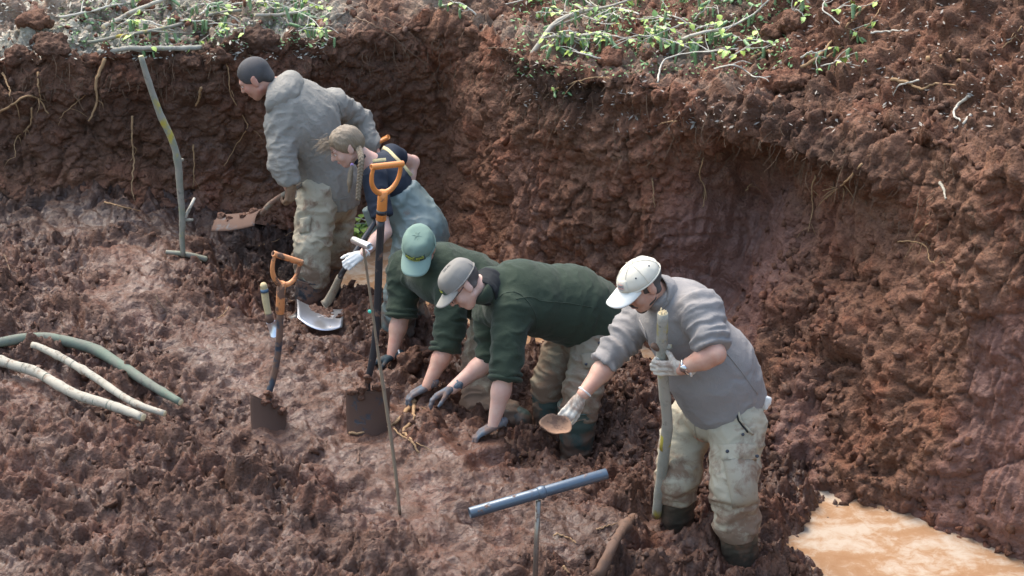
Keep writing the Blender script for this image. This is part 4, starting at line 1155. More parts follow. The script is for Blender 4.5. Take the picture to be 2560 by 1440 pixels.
tr = sdf_obj('trousers', pr, M_BEIGE, A, h=.0085, k=.04, cuts=[(P(1800, 985, 8.8), J['chest'] - J['pelvis'], .004), (P(1845, 1327, 8.54), J['LA'] - J['LK'], .004, J['LA'], .4), (P(1692, 1243, 8.83), (0, 0.1, -1), .004, J['RA'], .3)],
             wr={0: (.006, 5, 9, 11), 1: (.010, 13, 4, 12), 2: (.010, 13, 4, 14)})
bt = bvh_mesh(tr)
pk = sewn_patch('cargo_pocket', bt, [(1806, 1135), (1886, 1140), (1892, 1258), (1832, 1268)], M_BEIGE_M, tr, .010, 9, .022)
fp = sewn_patch('pocket_flap', bt, [(1804, 1112), (1884, 1112), (1884, 1152), (1808, 1150)], M_BEIGE, tr, .019, 7, .004)
snap('button', bt, 1818, 1137, .009, M_BUTTON, fp, .026); snap('button', bt, 1882, 1138, .009, M_BUTTON, fp, .026); snap('button', bt, 1856, 1085, .008, M_BUTTON, tr, .006)
sewn_line('side_pocket_edge', bt, [(1846, 1028), (1852, 1050), (1872, 1076), (1882, 1086)], .006, M_BEIGE, tr, .008)
sewn_line('side_pocket_opening', bt, [(1840, 1026), (1847, 1052), (1868, 1080)], .004, M_COLLAR_BK, tr, .004)
sewn_line('fly_seam', bt, [(1735, 1050), (1738, 1080), (1745, 1110)], .0022, M_BEIGE, tr, .003)
boot('boot', P(1845, 1318, 8.55), P(1852, 1400, 8.56), P(1800, 1440, 8.45), .098, .088, M_CAMO, A)
boot('boot', P(1694, 1232, 8.83), P(1690, 1325, 8.87), P(1640, 1340, 8.8), .092, .085, M_CAMO, A)
# tissue sticking out of the back pocket
bg = Bag(); rs = np.random.default_rng(4); tc = P(1912, 1005, 8.78)
V, Q = surface_nets(*(lambda F, lo: (F, lo, .005))(*sdf_grid([ell_(tc, np.eye(3), (.030, .03, .032)), ell_(tc + np.array([.012, -.01, .02]), np.eye(3), (.02, .02, .018)), ell_(tc + np.array([.0, -.01, -.022]), np.eye(3), (.022, .02, .016))], .005, .008)))
V = V + vert_normals(V, Q) * (.009 * noise3(*(V * 45).T, 3))[:, None]
link('tissue', mk_mesh('tissue', V, Q), M_GLOVE_C, A)
# hands
STICK = [P(1657, 783, 8.50), P(1655, 850, 8.52), P(1655, 905, 8.55), P(1660, 970, 8.59), P(1668, 1050, 8.64), P(1664, 1110, 8.68), P(1655, 1180, 8.73), P(1648, 1235, 8.77), P(1641, 1290, 8.82)]
sa = unit(STICK[1] - STICK[3])
hd = seg(J['LW'], STICK[2], .0)
fw = unit(STICK[2] + np.array([-.02, -.058, -.005]) - J['LW'])
make_hand('glove', J['LW'] + fw * .012, fw, (0.1, 1, .1), -1 if np.dot(np.cross(fw, np.array([0, -1., 0])), sa) < 0 else 1, M_GLOVE_W, A, curl=(1.1, 1.1, 1.1, 1.1), ca3=(.32, 1.35, 1.1), thumb=(.9, .75), sc=1.12, cuff=M_GLOVE_C, label='white glove with mud stained fingers closed round the stick')
wa = unit(J['LE'] - J['LW']); wc = J['LW'] + wa * .030; wu = unit(np.cross(wa, (0, 0, 1))); wv_ = np.cross(wa, wu)
wt = link('watch', Bag().add(*tube([wc + .038 * (math.cos(t) * wu + math.sin(t) * wv_) for t in np.linspace(0, 2 * np.pi, 29)], .008, 6, cap=False)).mesh('watch'), M_METAL, A)
wn = unit(-FWD * .8 + wu * .1 - wa * .2); wn = unit(wn - wa * np.dot(wn, wa))
link('watch_face', mk_mesh('watch_face', *_dot(wc + wn * .040, wn, .019, 16, .3)), M_METAL, wt)
fw = unit(P(1400, 1058, 8.58) - J['RW'])
SC_HAND, sc_tips = make_hand('glove', J['RW'] + fw * .045, fw, (-.35, .35, -.85), 1 if False else -1, M_GLOVE_W, A, curl=(.75, .8, .85, .9), thumb=(.30, .55), sc=1.05, cuff=M_GLOVE_C, label='white and blue glove holding a muddy shard')

# ---------------------------------------------------------------- man in green fleece and grey cap, bending forward
J = joints(dict(pelvis=(1475, 800, 9.98), chest=(1300, 735, 9.85), neck=(1225, 705, 9.80), LS=(1282, 775, 9.68), LE=(1262, 935, 9.50), LW=(1234, 1062, 9.42), RS=(1225, 775, 10.02), RE=(1228, 893, 9.92), RW=(1130, 972, 9.80),
            LH=(1490, 850, 9.88), LK=(1455, 985, 9.70), LA=(1440, 1140, 9.68), RH=(1415, 850, 10.08), RK=(1372, 960, 9.98), RA=(1372, 1090, 9.98)))
bones('B', J)
H = Frame(P(1160, 712, 9.66), (-.66, -.30, -.69), (-.35, .10, .9), 1.06)
B = empty('person', (J['LA'][0], J['LA'][1], 0), 'person in dark green fleece, grey cap and glasses bending forward onto gloved hands', 'person')
body_mesh(J, H, B, M_SKIN_P, arm=.054)
make_head_parts(H, B)
cp_o = make_cap(H, B, M_CAP_G, M_BRIM_G, boxy=1, droop=.30, length=.075)
cap_patch(H, cp_o, -.42, .42, -.04, .42, M_PATCH, 'patch')
cap_text(H, cp_o, 'Gotica Toscana', 0, .20, .66, .14, M_YEL)
hair_under_cap(H, B, M_HAIR_G, z0=-.03, y1=.01, grow=.002)
gl = Bag()
for sx in (-1, 1):
    gl.add(*tube([H(sx * .074, -.02, .022), H(sx * .078, .03, .016), H(sx * .066, .086, .012), H(sx * .056, .1, .010)], .0022, 6))
    gl.add(*tube([H(sx * .036 + .022 * math.cos(t), .104 - .012 * abs(math.cos(t)) * 0, .006 + .016 * math.sin(t)) for t in np.linspace(0, 2 * np.pi, 21)], .0014, 5, cap=False))
gl.add(*tube([H(-.014, .106, .010), H(.014, .106, .010)], .0014, 5))
g_o = link('glasses', gl.mesh('glasses'), M_FRAME, B)
for sx in (-1, 1):
    link('lens', mk_mesh('lens', *_dot(H(sx * .036, .1035, .006), H.y, .0195, 16, .08)), M_GLASS, g_o)
sf_ = Frame(J['chest'], (-.35, -.25, -.9), J['chest'] - J['pelvis'])
pr = [ell_(P(1430, 755, 9.96), sf_.R, (.225, .20, .26)), ell_(P(1315, 745, 9.86), sf_.R, (.225, .185, .22)), cap_(J['chest'], P(1490, 795, 9.98), .190, .195), cap_(J['RS'], J['LS'], .088, .096),
      cap_(J['LS'], seg(J['LS'], J['LE'], 1.0), .100, .080), cap_(J['RS'], seg(J['RS'], J['RE'], .95), .092, .078), cap_(J['neck'], H(0, -.03, -.09), .085, .072)]
a_l, a_r = P(1262, 952, 9.49), P(1234, 905, 9.92)
fl = sdf_obj('fleece', pr, M_FLEECE_GN, B, h=.0085, k=.045, cuts=[(P(1515, 800, 9.98), J['pelvis'] - J['chest'] + np.array([0, 0, -.05]), .004), (a_l, J['LE'] - J['LS'], .004, a_l, .13), (a_r, J['RE'] - J['RS'] + np.array([-.1, 0, 0]), .004, a_r, .13),
             (H(0, 0, -.085), H.z + .1 * H.y, .004, H(0, 0, -.085), .15)],
             wr={0: (.008, 9, 3, 23), 1: (.007, 7, 4, 24), 2: (.008, 9, 3, 25), 4: (.011, 13, 5, 26), 5: (.010, 15, 4, 27), 3: (.007, 8, 6, 29)})
make_collar(J, H, M_COLLAR_BK, fl, .090, .076, top=-.108)
for e_, ax_, r_ in ((a_l, unit(J['LE'] - J['LS']), .082), (a_r, unit(J['RE'] - J['RS']), .078)):
    u_ = unit(np.cross(ax_, (0.3, 1, .1))); v_ = np.cross(ax_, u_); cb = Bag()
    for q_ in (0, 1): cb.add(*tube([e_ - ax_ * (.012 + .03 * q_) + (r_ + .002 - .003 * q_) * (math.cos(t) * u_ + math.sin(t) * v_) for t in np.linspace(0, 2 * np.pi, 29)], .013, 8, cap=False))
    link('rolled_cuff', cb.mesh('rolled_cuff'), M_FLEECE_GN, fl)
bf = bvh_mesh(fl)
sewn_line('seam', bf, [(1290, 748), (1330, 742), (1350, 752), (1420, 758), (1490, 770)], .0022, M_FLEECE_GN, fl, .002)
sewn_line('armhole_seam', bf, [(1235, 762), (1258, 735), (1300, 735), (1340, 790), (1336, 850)], .0025, M_FLEECE_GN, fl, .002)
pr = [ell_(P(1470, 830, 9.98), sf_.R, (.19, .16, .15)), chain_(J['LH'], .122, J['LK'], .108, P(1446, 1040, 9.68), .10), chain_(J['RH'], .112, J['RK'], .096, P(1372, 1000, 9.98), .088)]
tr = sdf_obj('trousers', pr, M_KHAKI, B, h=.0085, k=.035, wr={0: (.008, 6, 9, 31), 1: (.010, 14, 5, 32), 2: (.010, 14, 4, 33)})
bt = bvh_mesh(tr)
pf = sewn_patch('pocket_flap', bt, [(1452, 885), (1492, 880), (1494, 920), (1462, 922)], M_KHAKI, tr, .010, 7, .004)
if pf: snap('button', bt, 1467, 909, .008, M_BUTTON, pf, .016)
snap('button', bt, 1497, 857, .007, M_BUTTON, tr, .006)
boot('wader_boot', P(1446, 1012, 9.69), P(1440, 1140, 9.68), P(1370, 1165, 9.6), .112, .085, M_WADER_D, B)
boot('wader_boot', P(1374, 985, 9.98), P(1372, 1090, 9.98), P(1310, 1110, 9.9), .096, .08, M_WADER_D, B)
make_hand('glove', J['LW'] + np.array([-.0, 0, -.01]), (-.88, -.25, -.38), (-.1, -.2, -.95), 1, M_GLOVE_B, B, curl=(.35, .4, .45, .5), spread=.7, thumb=(.7, .3), sc=1.06, cuff=M_GLOVE_B)
make_hand('glove', J['RW'] + np.array([-.01, 0, 0]), (-.85, -.1, -.45), (-.3, -.2, -.9), -1, M_GLOVE_B, B, curl=(.45, .5, .5, .5), spread=.6, thumb=(.75, .4), sc=1.06, cuff=M_GLOVE_B)

# ---------------------------------------------------------------- man in green fleece and green cap, kneeling behind
J = joints(dict(pelvis=(1235, 765, 10.42), chest=(1110, 690, 10.42), neck=(1075, 660, 10.38), LS=(1135, 730, 10.20), LE=(1118, 865, 10.05), LW=(1068, 965, 9.93), RS=(1012, 672, 10.62), RE=(1003, 785, 10.50), RW=(980, 888, 10.38),
            LH=(1232, 805, 10.30), LK=(1196, 1010, 10.02), LA=(1300, 1050, 9.95), RH=(1225, 790, 10.52), RK=(1185, 960, 10.30), RA=(1290, 1000, 10.3)))
bones('C', J)
H = Frame(P(1048, 622, 10.26), (-.16, -.80, -.58), (0.02, -.1, 1), 1.05)
C = empty('person', (J['LK'][0], J['LK'][1], 0), 'person in dark green fleece and pale green cap kneeling with head down', 'person')
body_mesh(J, H, C, M_SKIN, arm=.052)
make_head_parts(H, C)
cp_o = make_cap(H, C, M_CAP_N, M_BRIM_N, boxy=1, droop=.5, length=.085)
cap_patch(H, cp_o, -.66, .66, -.08, .44, M_PATCH, 'patch')
cap_text(H, cp_o, 'Gotica Toscana', 0, .17, 1.15, .19, M_YEL, shear=.2)
cap_text(H, cp_o, 'Associazione Onlus', .05, .02, .74, .09, M_YEL, shear=.2)
hair_under_cap(H, C, M_HAIR_G, grow=.002)
beard_(H, C, M_HAIR_G)
sf_ = Frame(J['chest'], (-.45, -.35, -.8), J['chest'] - J['pelvis'])
pr = [ell_(P(1180, 705, 10.46), sf_.R, (.20, .165, .24)), ell_(P(1105, 680, 10.44), sf_.R, (.215, .165, .20)), cap_(J['chest'], P(1240, 745, 10.45), .165, .175), cap_(J['RS'], J['LS'], .090),
      cap_(J['LS'], seg(J['LS'], J['LE'], .95), .096, .080), cap_(J['RS'], seg(J['RS'], J['RE'], .95), .100, .086), cap_(J['neck'], H(0, -.04, -.085), .088, .072)]
a_l, a_r = P(1112, 880, 10.05), P(1003, 793, 10.49)
fl = sdf_obj('fleece', pr, M_FLEECE_GN, C, h=.0085, k=.045, cuts=[(a_l, J['LE'] - J['LS'], .004, a_l, .13), (a_r, J['RE'] - J['RS'], .004, a_r, .13), (H(0, 0, -.08), H.z + .1 * H.y, .004, H(0, 0, -.08), .14)],
             wr={0: (.008, 9, 4, 43), 1: (.007, 7, 4, 44), 2: (.007, 9, 4, 45), 4: (.010, 14, 5, 46), 5: (.010, 14, 5, 47), 3: (.006, 8, 6, 48)})
make_collar(J, H, M_COLLAR_BK, fl, .090, .076, top=-.108)
for e_, ax_, r_ in ((a_l, unit(J['LE'] - J['LS']), .082), (a_r, unit(J['RE'] - J['RS']), .087)):
    u_ = unit(np.cross(ax_, (0.3, 1, .1))); v_ = np.cross(ax_, u_); cb = Bag()
    for q_ in (0, 1): cb.add(*tube([e_ - ax_ * (.012 + .03 * q_) + (r_ - .003 * q_) * (math.cos(t) * u_ + math.sin(t) * v_) for t in np.linspace(0, 2 * np.pi, 29)], .013, 8, cap=False))
    link('rolled_cuff', cb.mesh('rolled_cuff'), M_FLEECE_GN, fl)
pr = [ell_(P(1240, 775, 10.42), sf_.R, (.18, .16, .15)), chain_(J['LH'], .112, J['LK'], .095, seg(J['LK'], J['LA'], .7), .085), chain_(J['RH'], .11, J['RK'], .092, seg(J['RK'], J['RA'], .7), .08)]
sdf_obj('trousers', pr, M_BEIGE_M, C, h=.0085, k=.035, wr={0: (.007, 6, 9, 51), 1: (.010, 15, 5, 52), 2: (.009, 14, 4, 53)})
boot('boot', seg(J['LK'], J['LA'], .45), J['LA'], P(1312, 1072, 9.93), .088, .07, M_WADER_D, C)
boot('boot', seg(J['RK'], J['RA'], .45), J['RA'], P(1330, 1010, 10.3), .086, .07, M_WADER_D, C)
make_hand('glove', J['LW'] + np.array([-.01, 0, -.01]), (-.86, -.2, -.42), (-.2, -.2, -.95), 1, M_GLOVE_B, C, curl=(.6, .65, .65, .65), spread=.6, thumb=(.6, .5), sc=1.06, cuff=M_GLOVE_B)
make_hand('glove', J['RW'] + np.array([-.01, 0, -.01]), (-.93, -.12, -.28), (-.1, -.2, -.95), -1, M_GLOVE_K, C, curl=(.4, .45, .45, .45), spread=.6, thumb=(.6, .5), sc=1.06, cuff=M_GLOVE_C)

# ---------------------------------------------------------------- young woman in chest waders
J = joints(dict(pelvis=(1035, 560, 11.12), chest=(965, 450, 11.16), neck=(925, 408, 11.12), LS=(935, 445, 10.97), LE=(962, 580, 10.80), LW=(905, 636, 10.66), RS=(978, 388, 11.36), RE=(1032, 405, 11.52), RW=(1000, 520, 11.40),
            LH=(1040, 590, 11.02), LK=(1005, 735, 10.88), LA=(990, 870, 10.98), RH=(1040, 575, 11.22), RK=(1030, 715, 11.12), RA=(1035, 850, 11.2)))
bones('D', J)
H = Frame(P(866, 366, 11.06), (-.82, -.28, -.50), (-.1, .0, 1), .98)
D = empty('person', (J['LA'][0], J['LA'][1], -.1), 'person with fair plaits in navy t-shirt and grey green chest waders, shovelling', 'person')
body_mesh(J, H, D, M_SKIN_P, arm=.042)
make_head_parts(H, D)
hr = sdf_obj('hair', [H.ell((0, -.014, .036), (.082, .104, .092)), H.ell((0, -.06, .0), (.07, .06, .07))], M_HAIR_B, D, h=.005, k=.02,
             cuts=[(H(0, .040, .0), H.y * .85 - H.z * .50, .01), (H(0, 0, -.055), -H.z, .01)], wr={0: (.0026, 4, 34, 61), 1: (.0026, 4, 34, 62)})
def braid(pts, r, n, parent):
    c = spline(pts, n * 4); b = Bag()
    T_ = np.gradient(c, axis=0)
    for s_ in (0, 1, 2):
        ph = np.arange(len(c)) / 4 * 2 * np.pi * .5 + s_ * 2 * np.pi / 3
        side = np.array([unit(np.cross(t, FWD)) for t in T_]); fr = np.array([unit(np.cross(t, s)) for t, s in zip(T_, side)])
        tap = np.linspace(1, .75, len(c))
        q = c + side * (np.sin(ph) * r * .75 * tap)[:, None] + fr * (np.sin(2 * ph) * r * .35 * tap)[:, None]
        b.add(*tube(q, r * .62 * tap, 7))
    return link('plait', b.mesh('plait'), M_HAIR_B, parent)
braid([H(-.070, -.055, -.02), P(903, 395, 10.93), P(901, 430, 10.90), P(897, 470, 10.88), P(895, 500, 10.87)], .016, 12, hr)
p2 = [P(880, 412, 10.98), P(876, 440, 10.96), P(874, 462, 10.95), P(872, 482, 10.95)]
pl = link('plait_end', Bag().add(*tube(spline(p2, 14), np.interp(np.linspace(0, 1, 14), [0, .15, .6, 1], [.006, .014, .017, .004]), 9, .15)).mesh('plait_end'), M_HAIR_B, hr)
link('hair_band', mk_mesh('hair_band', *_dot(p2[0], (0, -1, .3), .011)), plain('lilac_band', (.45, .3, .6), .5), hr)
st = Bag(); rs = np.random.default_rng(8)
for i in range(90):
    a = rs.uniform(-.9, .9); e = rs.uniform(.05, 1.2); p0 = H(.075 * math.sin(a), .088 * math.cos(a) * math.cos(e * .6), .03 + .085 * math.sin(e))
    d = unit(H.y * rs.uniform(.2, 1) + H.z * rs.uniform(-.2, .6) + np.array([-.6, rs.uniform(-.4, .4), rs.uniform(-.5, .25)]))
    ln = rs.uniform(.03, .10)
    st.add(*tube(spline([p0, p0 + d * ln * .5 + rs.normal(0, .006, 3), p0 + d * ln + np.array([0, 0, -.02]) + rs.normal(0, .012, 3)], 6), [.0010] * 5 + [.0004], 4))
link('loose_strands', st.mesh('loose_strands'), M_HAIR_B, hr)
sf_ = Frame(J['chest'], (-.72, -.25, -.65), J['chest'] - J['pelvis'])
pr = [ell_(P(965, 445, 11.16), sf_.R, (.165, .12, .17)), cap_(J['chest'], P(1015, 530, 11.14), .125, .12), cap_(J['RS'], J['LS'], .062), cap_(J['LS'], seg(J['LS'], J['LE'], .66), .072, .066), cap_(J['RS'], seg(J['RS'], J['RE'], .35), .066, .062), cap_(J['neck'], H(0, -.03, -.10), .062, .055)]
a_l = seg(J['LS'], J['LE'], .72); a_r = seg(J['RS'], J['RE'], .42)
ts = sdf_obj('t_shirt', pr, M_NAVY, D, h=.0075, k=.03, cuts=[(a_l, J['LE'] - J['LS'], .003, a_l, .11), (a_r, J['RE'] - J['RS'], .003, a_r, .1), (seg(J['neck'], H(0, -.03, -.1), .25), H.o - J['neck'], .003, J['neck'], .10)],
             wr={0: (.005, 9, 5, 71), 1: (.005, 9, 5, 72), 3: (.005, 12, 5, 73)})
bts = bvh_mesh(ts)
pr = [cap_(P(1000, 500, 11.13), P(1045, 560, 11.12), .138, .160), ell_(P(1052, 578, 11.12), sf_.R, (.165, .15, .17)), chain_(J['LH'], .125, J['LK'], .105, J['LA'], .085), chain_(J['RH'], .125, J['RK'], .105, J['RA'], .085), cap_(P(925, 520, 11.0), P(950, 575, 11.02), .05, .06)]
cutp = P(985, 478, 11.13)
wd = sdf_obj('chest_waders', pr, M_WADER, D, h=.0085, k=.045, cuts=[(cutp, J['chest'] - J['pelvis'] + np.array([0, 0, .12]), .004)],
             wr={0: (.012, 5, 7, 81), 1: (.012, 5, 7, 82), 2: (.013, 9, 5, 83), 3: (.013, 9, 5, 85)})
for poly in ([(905, 428), (912, 418), (925, 408), (945, 404), (965, 402)], [(937, 362), (965, 375), (985, 395), (1005, 415), (1025, 440), (1040, 458)]):
    pts = [on(bts, x, y, .004) for x, y in spline(np.array(poly, float), 14)]; pts = [p for p in pts if p is not None]
    if len(pts) < 4: continue
    b = Bag(); T_ = np.gradient(np.array(pts), axis=0); side = np.array([unit(np.cross(t, FWD)) for t in T_]) * .015
    pa = np.array(pts); V = np.concatenate([pa - side, pa + side, pa + side + FWD * .006, pa - side + FWD * .006]); n_ = len(pa); i_ = np.arange(n_ - 1)
    q_ = np.vstack([np.stack([i_ + a_ * n_, i_ + 1 + a_ * n_, i_ + 1 + b_ * n_, i_ + b_ * n_], 1) for a_, b_ in ((0, 1), (1, 2), (2, 3), (3, 0))])
    link('strap', mk_mesh('strap', V, q_), M_STRAP, wd)
fw = unit(P(868, 662, 10.60) - J['LW'])
make_hand('glove', J['LW'] + fw * .02, fw, (-.2, .75, -.6), 1, M_GLOVE_C, D, curl=(1.2, 1.25, 1.25, 1.2), thumb=(.7, .7), sc=.94, cuff=M_GLOVE_C, label='white knitted glove gripping the shovel shaft')
make_hand('hand', J['RW'], (-.3, -.5, -.6), (0, -.6, .6), 1, M_SKIN_P, D, curl=(1.2, 1.2, 1.2, 1.2), sc=.92)

# ---------------------------------------------------------------- man in the grey anorak, at the back
J = joints(dict(pelvis=(815, 465, 11.70), chest=(760, 300, 11.66), neck=(705, 222, 11.66), LS=(700, 305, 11.50), LE=(706, 410, 11.40), LW=(728, 482, 11.35), RS=(838, 258, 11.88), RE=(902, 298, 12.02), RW=(932, 368, 11.92),
            LH=(795, 480, 11.58), LK=(778, 625, 11.40), LA=(772, 765, 11.35), RH=(850, 475, 11.82), RK=(838, 600, 11.72), RA=(822, 720, 11.78)))
bones('E', J)
H = Frame(P(640, 196, 11.62), (-.80, .06, -.56), (-.2, 0, 1), 1.06)
E = empty('person', (J['LA'][0], J['LA'][1], -.1), 'person with cropped dark hair in grey hooded anorak and beige trousers, digging', 'person')
body_mesh(J, H, E, M_SKIN_F, arm=.05)
make_head_parts(H, E)
sdf_obj('hair', [H.ell((0, -.012, .036), (.078, .100, .090)), H.ell((0, -.07, -.02), (.055, .035, .05))], M_HAIR_D, E, h=.005, k=.02, cuts=[(H(0, .045, 0), H.y * .9 - H.z * .45, .006), (H(0, 0, -.06), -H.z, .006), (H(0, .028, 0), H.y - H.z * 1.6, .006)])
sf_ = Frame(J['chest'], (-.85, .25, -.2), J['chest'] - J['pelvis'])
pr = [ell_(P(765, 300, 11.68), sf_.R, (.235, .165, .25)), cap_(P(768, 305, 11.68), P(815, 455, 11.70), .185, .195), cap_(P(835, 262, 11.86), P(722, 268, 11.55), .085, .092), chain_(P(690, 262, 11.52), .062, J['LS'], .090, J['LE'], .084, P(723, 448, 11.37), .074),
      chain_(J['RS'], .080, J['RE'], .070, seg(J['RE'], J['RW'], .85), .062), cap_(P(730, 230, 11.66), P(700, 228, 11.6), .095, .085), cap_(P(815, 455, 11.70), P(822, 500, 11.70), .19, .195)]
an = sdf_obj('anorak', pr, M_ANORAK, E, h=.0085, k=.06, cuts=[(P(822, 508, 11.7), (.05, 0, -1), .004), (P(725, 456, 11.36), (.2, 0, -1), .004, P(725, 456, 11.36), .11), (H(0, -.01, -.09), H.z * .8 + H.y * .4, .006, H(0, 0, -.09), .17)],
             wr={0: (.006, 4, 13, 101), 1: (.007, 4, 13, 102), 3: (.009, 15, 8, 103), 4: (.009, 16, 8, 105), 2: (.006, 10, 11, 106), 6: (.008, 3.5, 12, 107)})
hz_ = [ell_(P(716, 226, 11.60), sf_.R, (.125, .10, .09)), ell_(P(690, 245, 11.54), sf_.R, (.09, .08, .075)), cap_(P(668, 262, 11.50), P(728, 205, 11.66), .05, .07)]
sdf_obj('hood', hz_, M_ANORAK, an, h=.007, k=.04, cuts=[(H(-.0, -.045, -.07), H.y * .75 + H.z * .55, .01)], wr={0: (.008, 9, 8, 111), 1: (.006, 9, 8, 112)})
ba = bvh_mesh(an)
sewn_line('seam', ba, [(845, 255), (858, 300), (868, 330), (880, 360)], .003, M_ANORAK, an, .002)
sewn_line('hem_seam', ba, [(752, 496), (790, 505), (830, 503), (880, 490)], .0025, M_ANORAK, an, .002)
pr = [ell_(P(822, 500, 11.70), sf_.R, (.175, .155, .16)), chain_(J['LH'], .128, J['LK'], .110, P(782, 690, 11.37), .100), chain_(J['RH'], .115, J['RK'], .096, P(830, 640, 11.74), .086)]
tr = sdf_obj('trousers', pr, M_BEIGE, E, h=.0085, k=.035, wr={1: (.012, 11, 5, 121), 2: (.012, 11, 5, 123)})
bt = bvh_mesh(tr)
sewn_patch('cargo_pocket', bt, [(752, 545), (778, 540), (776, 582), (750, 586)], M_BEIGE, tr, .012, 7, .014)
boot('boot', P(780, 698, 11.37), P(770, 785, 11.33), P(715, 800, 11.25), .100, .080, M_RUBBER, E)
boot('boot', P(826, 642, 11.75), P(822, 730, 11.78), P(770, 745, 11.75), .086, .075, M_RUBBER, E)
fw = unit(P(716, 500, 11.33) - J['LW'])
make_hand('glove', P(727, 468, 11.33), (-.15, -.12, -.95), (-.6, .6, .1), -1, M_GLOVE_K if False else cloth('brown_glove', (.26, .175, .11), .9, mud=.5), E, curl=(1.3, 1.3, 1.3, 1.3), thumb=(.6, .7), sc=1.05)
make_hand('hand', J['RW'], (.2, -.2, -.8), (-.3, -.6, .2), 1, M_SKIN, E, curl=(1.3, 1.3, 1.3, 1.3), thumb=(.6, .7), sc=1.0)
for b_ in DEBUG_BONES: print(b_)
print('people', round(time.time() - T0, 1))
# ================================================================== TOOLS, STICKS, POLES
M_ORANGE = plain('orange_plastic', (.62, .225, .055), .38, mud=.05); M_ORANGE_M = plain('muddy_orange_plastic', (.60, .25, .10), .45, mud=.45)
M_SHAFT_K = plain('black_shaft', (.022, .024, .028), .42, mud=.10); M_SHAFT_M = plain('muddy_shaft', (.030, .045, .065), .4, mud=.62, scale=9)
M_BLADE = plain('muddy_blade', (.025, .032, .042), .5, mud=.95, mudcol=(.085, .045, .030), scale=12); M_BLADE_S = plain('worn_steel', (.60, .62, .66), .3, .9, mud=.05)
M_WOODGREY = plain('weathered_wood', (.20, .17, .125), .8, mud=.35); M_PIPE = plain('blue_grey_pipe', (.085, .115, .150), .30, .3, mud=.12); M_PIPE_S = plain('bright_steel_pipe', (.62, .62, .63), .3, .8, mud=.02)
M_ROD = plain('rod_steel', (.26, .23, .20), .35, .7, mud=.12); M_ROD_M = plain('muddy_rod', (.20, .15, .10), .7, mud=.2)
def bark(name, col, dark, green=None, bands=True, mud=.2, yellow=0.0):
    m, nt, bs = new_mat(name)
    co = obj_co(nt)
    n = noise_n(nt, co, 24, 5, .65, .4)
    c = mixc(nt, ramp(nt, n, [(.55, (0, 0, 0)), (.72, (1, 1, 1))]), col, dark)
    if green: c = mixc(nt, ramp(nt, noise_n(nt, co, 9, 4, .6), [(.42, (0, 0, 0)), (.6, (1, 1, 1))]), c, green)
    if yellow: c = mixc(nt, ramp(nt, noise_n(nt, co, 7, 4, .6), [(.60 - yellow * .2, (0, 0, 0)), (.72 - yellow * .2, (.9, .9, .9))]), c, (.36, .29, .04))
    c = mixc(nt, ramp(nt, noise_n(nt, co, 13, 6, .7, .3), [(.66 - .2 * mud, (0, 0, 0)), (.76 - .2 * mud, (.85, .85, .85))]), c, (.19, .105, .065))
    L(nt, c, bs.inputs['Base Color']); bs.inputs['Roughness'].default_value = .8; bs.inputs['Specular IOR Level'].default_value = .3
    L(nt, bump(nt, n, .6, .004), bs.inputs['Normal'])
    return m
M_BIRCH = bark('birch_bark', (.35, .325, .265), (.11, .09, .07), mud=.5); M_GREYBARK = bark('grey_green_bark', (.145, .155, .125), (.07, .07, .06), (.13, .165, .125), mud=.3)
M_LICHEN = bark('lichen_bark', (.25, .23, .19), (.09, .08, .07), (.19, .20, .155), mud=.15, yellow=.4); M_POLE = bark('pale_stick_bark', (.33, .31, .26), (.11, .10, .085), (.25, .25, .21), mud=.3, yellow=.10)
M_TWIG = bark('twig_bark', (.44, .42, .36), (.16, .14, .12), mud=.05); M_ROOT = bark('root_bark', (.30, .19, .10), (.10, .06, .04), mud=.35); M_ROOT_D = bark('dark_root', (.13, .085, .055), (.06, .04, .03), mud=.3)
M_STUB = bark('muddy_stub', (.14, .085, .06), (.06, .04, .03), mud=.7); M_CUT = plain('fresh_cut_wood', (.62, .50, .30), .8)

def grip_mesh(o, right, up, w, hgt, r, tube_r):
    """D-shaped grip: bow of two arms and a hollow cross bar. o = top of socket"""
    bow = Bag()
    pts = [o + right * x * w + up * z * hgt for x, z in ((-.5, 1.0), (-.53, .72), (-.47, .40), (-.28, .14), (0, .04), (.28, .14), (.47, .40), (.53, .72), (.5, 1.0))]
    bow.add(*tube(spline(pts, 32), np.interp(np.linspace(0, 1, 32), [0, .25, .5, .75, 1], [r * .82, r, r * 1.35, r, r * .82]), 10))
    bar = Bag(); a, b = o - right * w * .60 + up * hgt, o + right * w * .60 + up * hgt
    bar.add(*hollow(a, b, tube_r, tube_r * .62))
    return bow, bar
def hollow(a, b, r, ri, seg=18):
    a = np.asarray(a, float); b = np.asarray(b, float); ax = unit(b - a); u = unit(np.cross(ax, (.1, .3, 1))); v = np.cross(ax, u)
    an = np.linspace(0, 2 * np.pi, seg, endpoint=False); ring = np.cos(an)[:, None] * u + np.sin(an)[:, None] * v
    prof = [(a + ax * .07, ri), (a, ri), (a, r * .94), (a + ax * .003, r), (b - ax * .003, r), (b, r * .94), (b, ri), (b - ax * .07, ri)]
    V = np.vstack([p + ring * q for p, q in prof] + [[a + ax * .07], [b - ax * .07]])
    k = np.arange(seg); k2 = (k + 1) % seg
    Q = np.vstack([np.stack([i * seg + k, i * seg + k2, (i + 1) * seg + k2, (i + 1) * seg + k], 1) for i in range(len(prof) - 1)])
    n = len(prof) * seg
    T = np.vstack([np.stack([np.full(seg, n), k2, k], 1), np.stack([np.full(seg, n + 1), (len(prof) - 1) * seg + k, (len(prof) - 1) * seg + k2], 1)])
    return V, Q, T
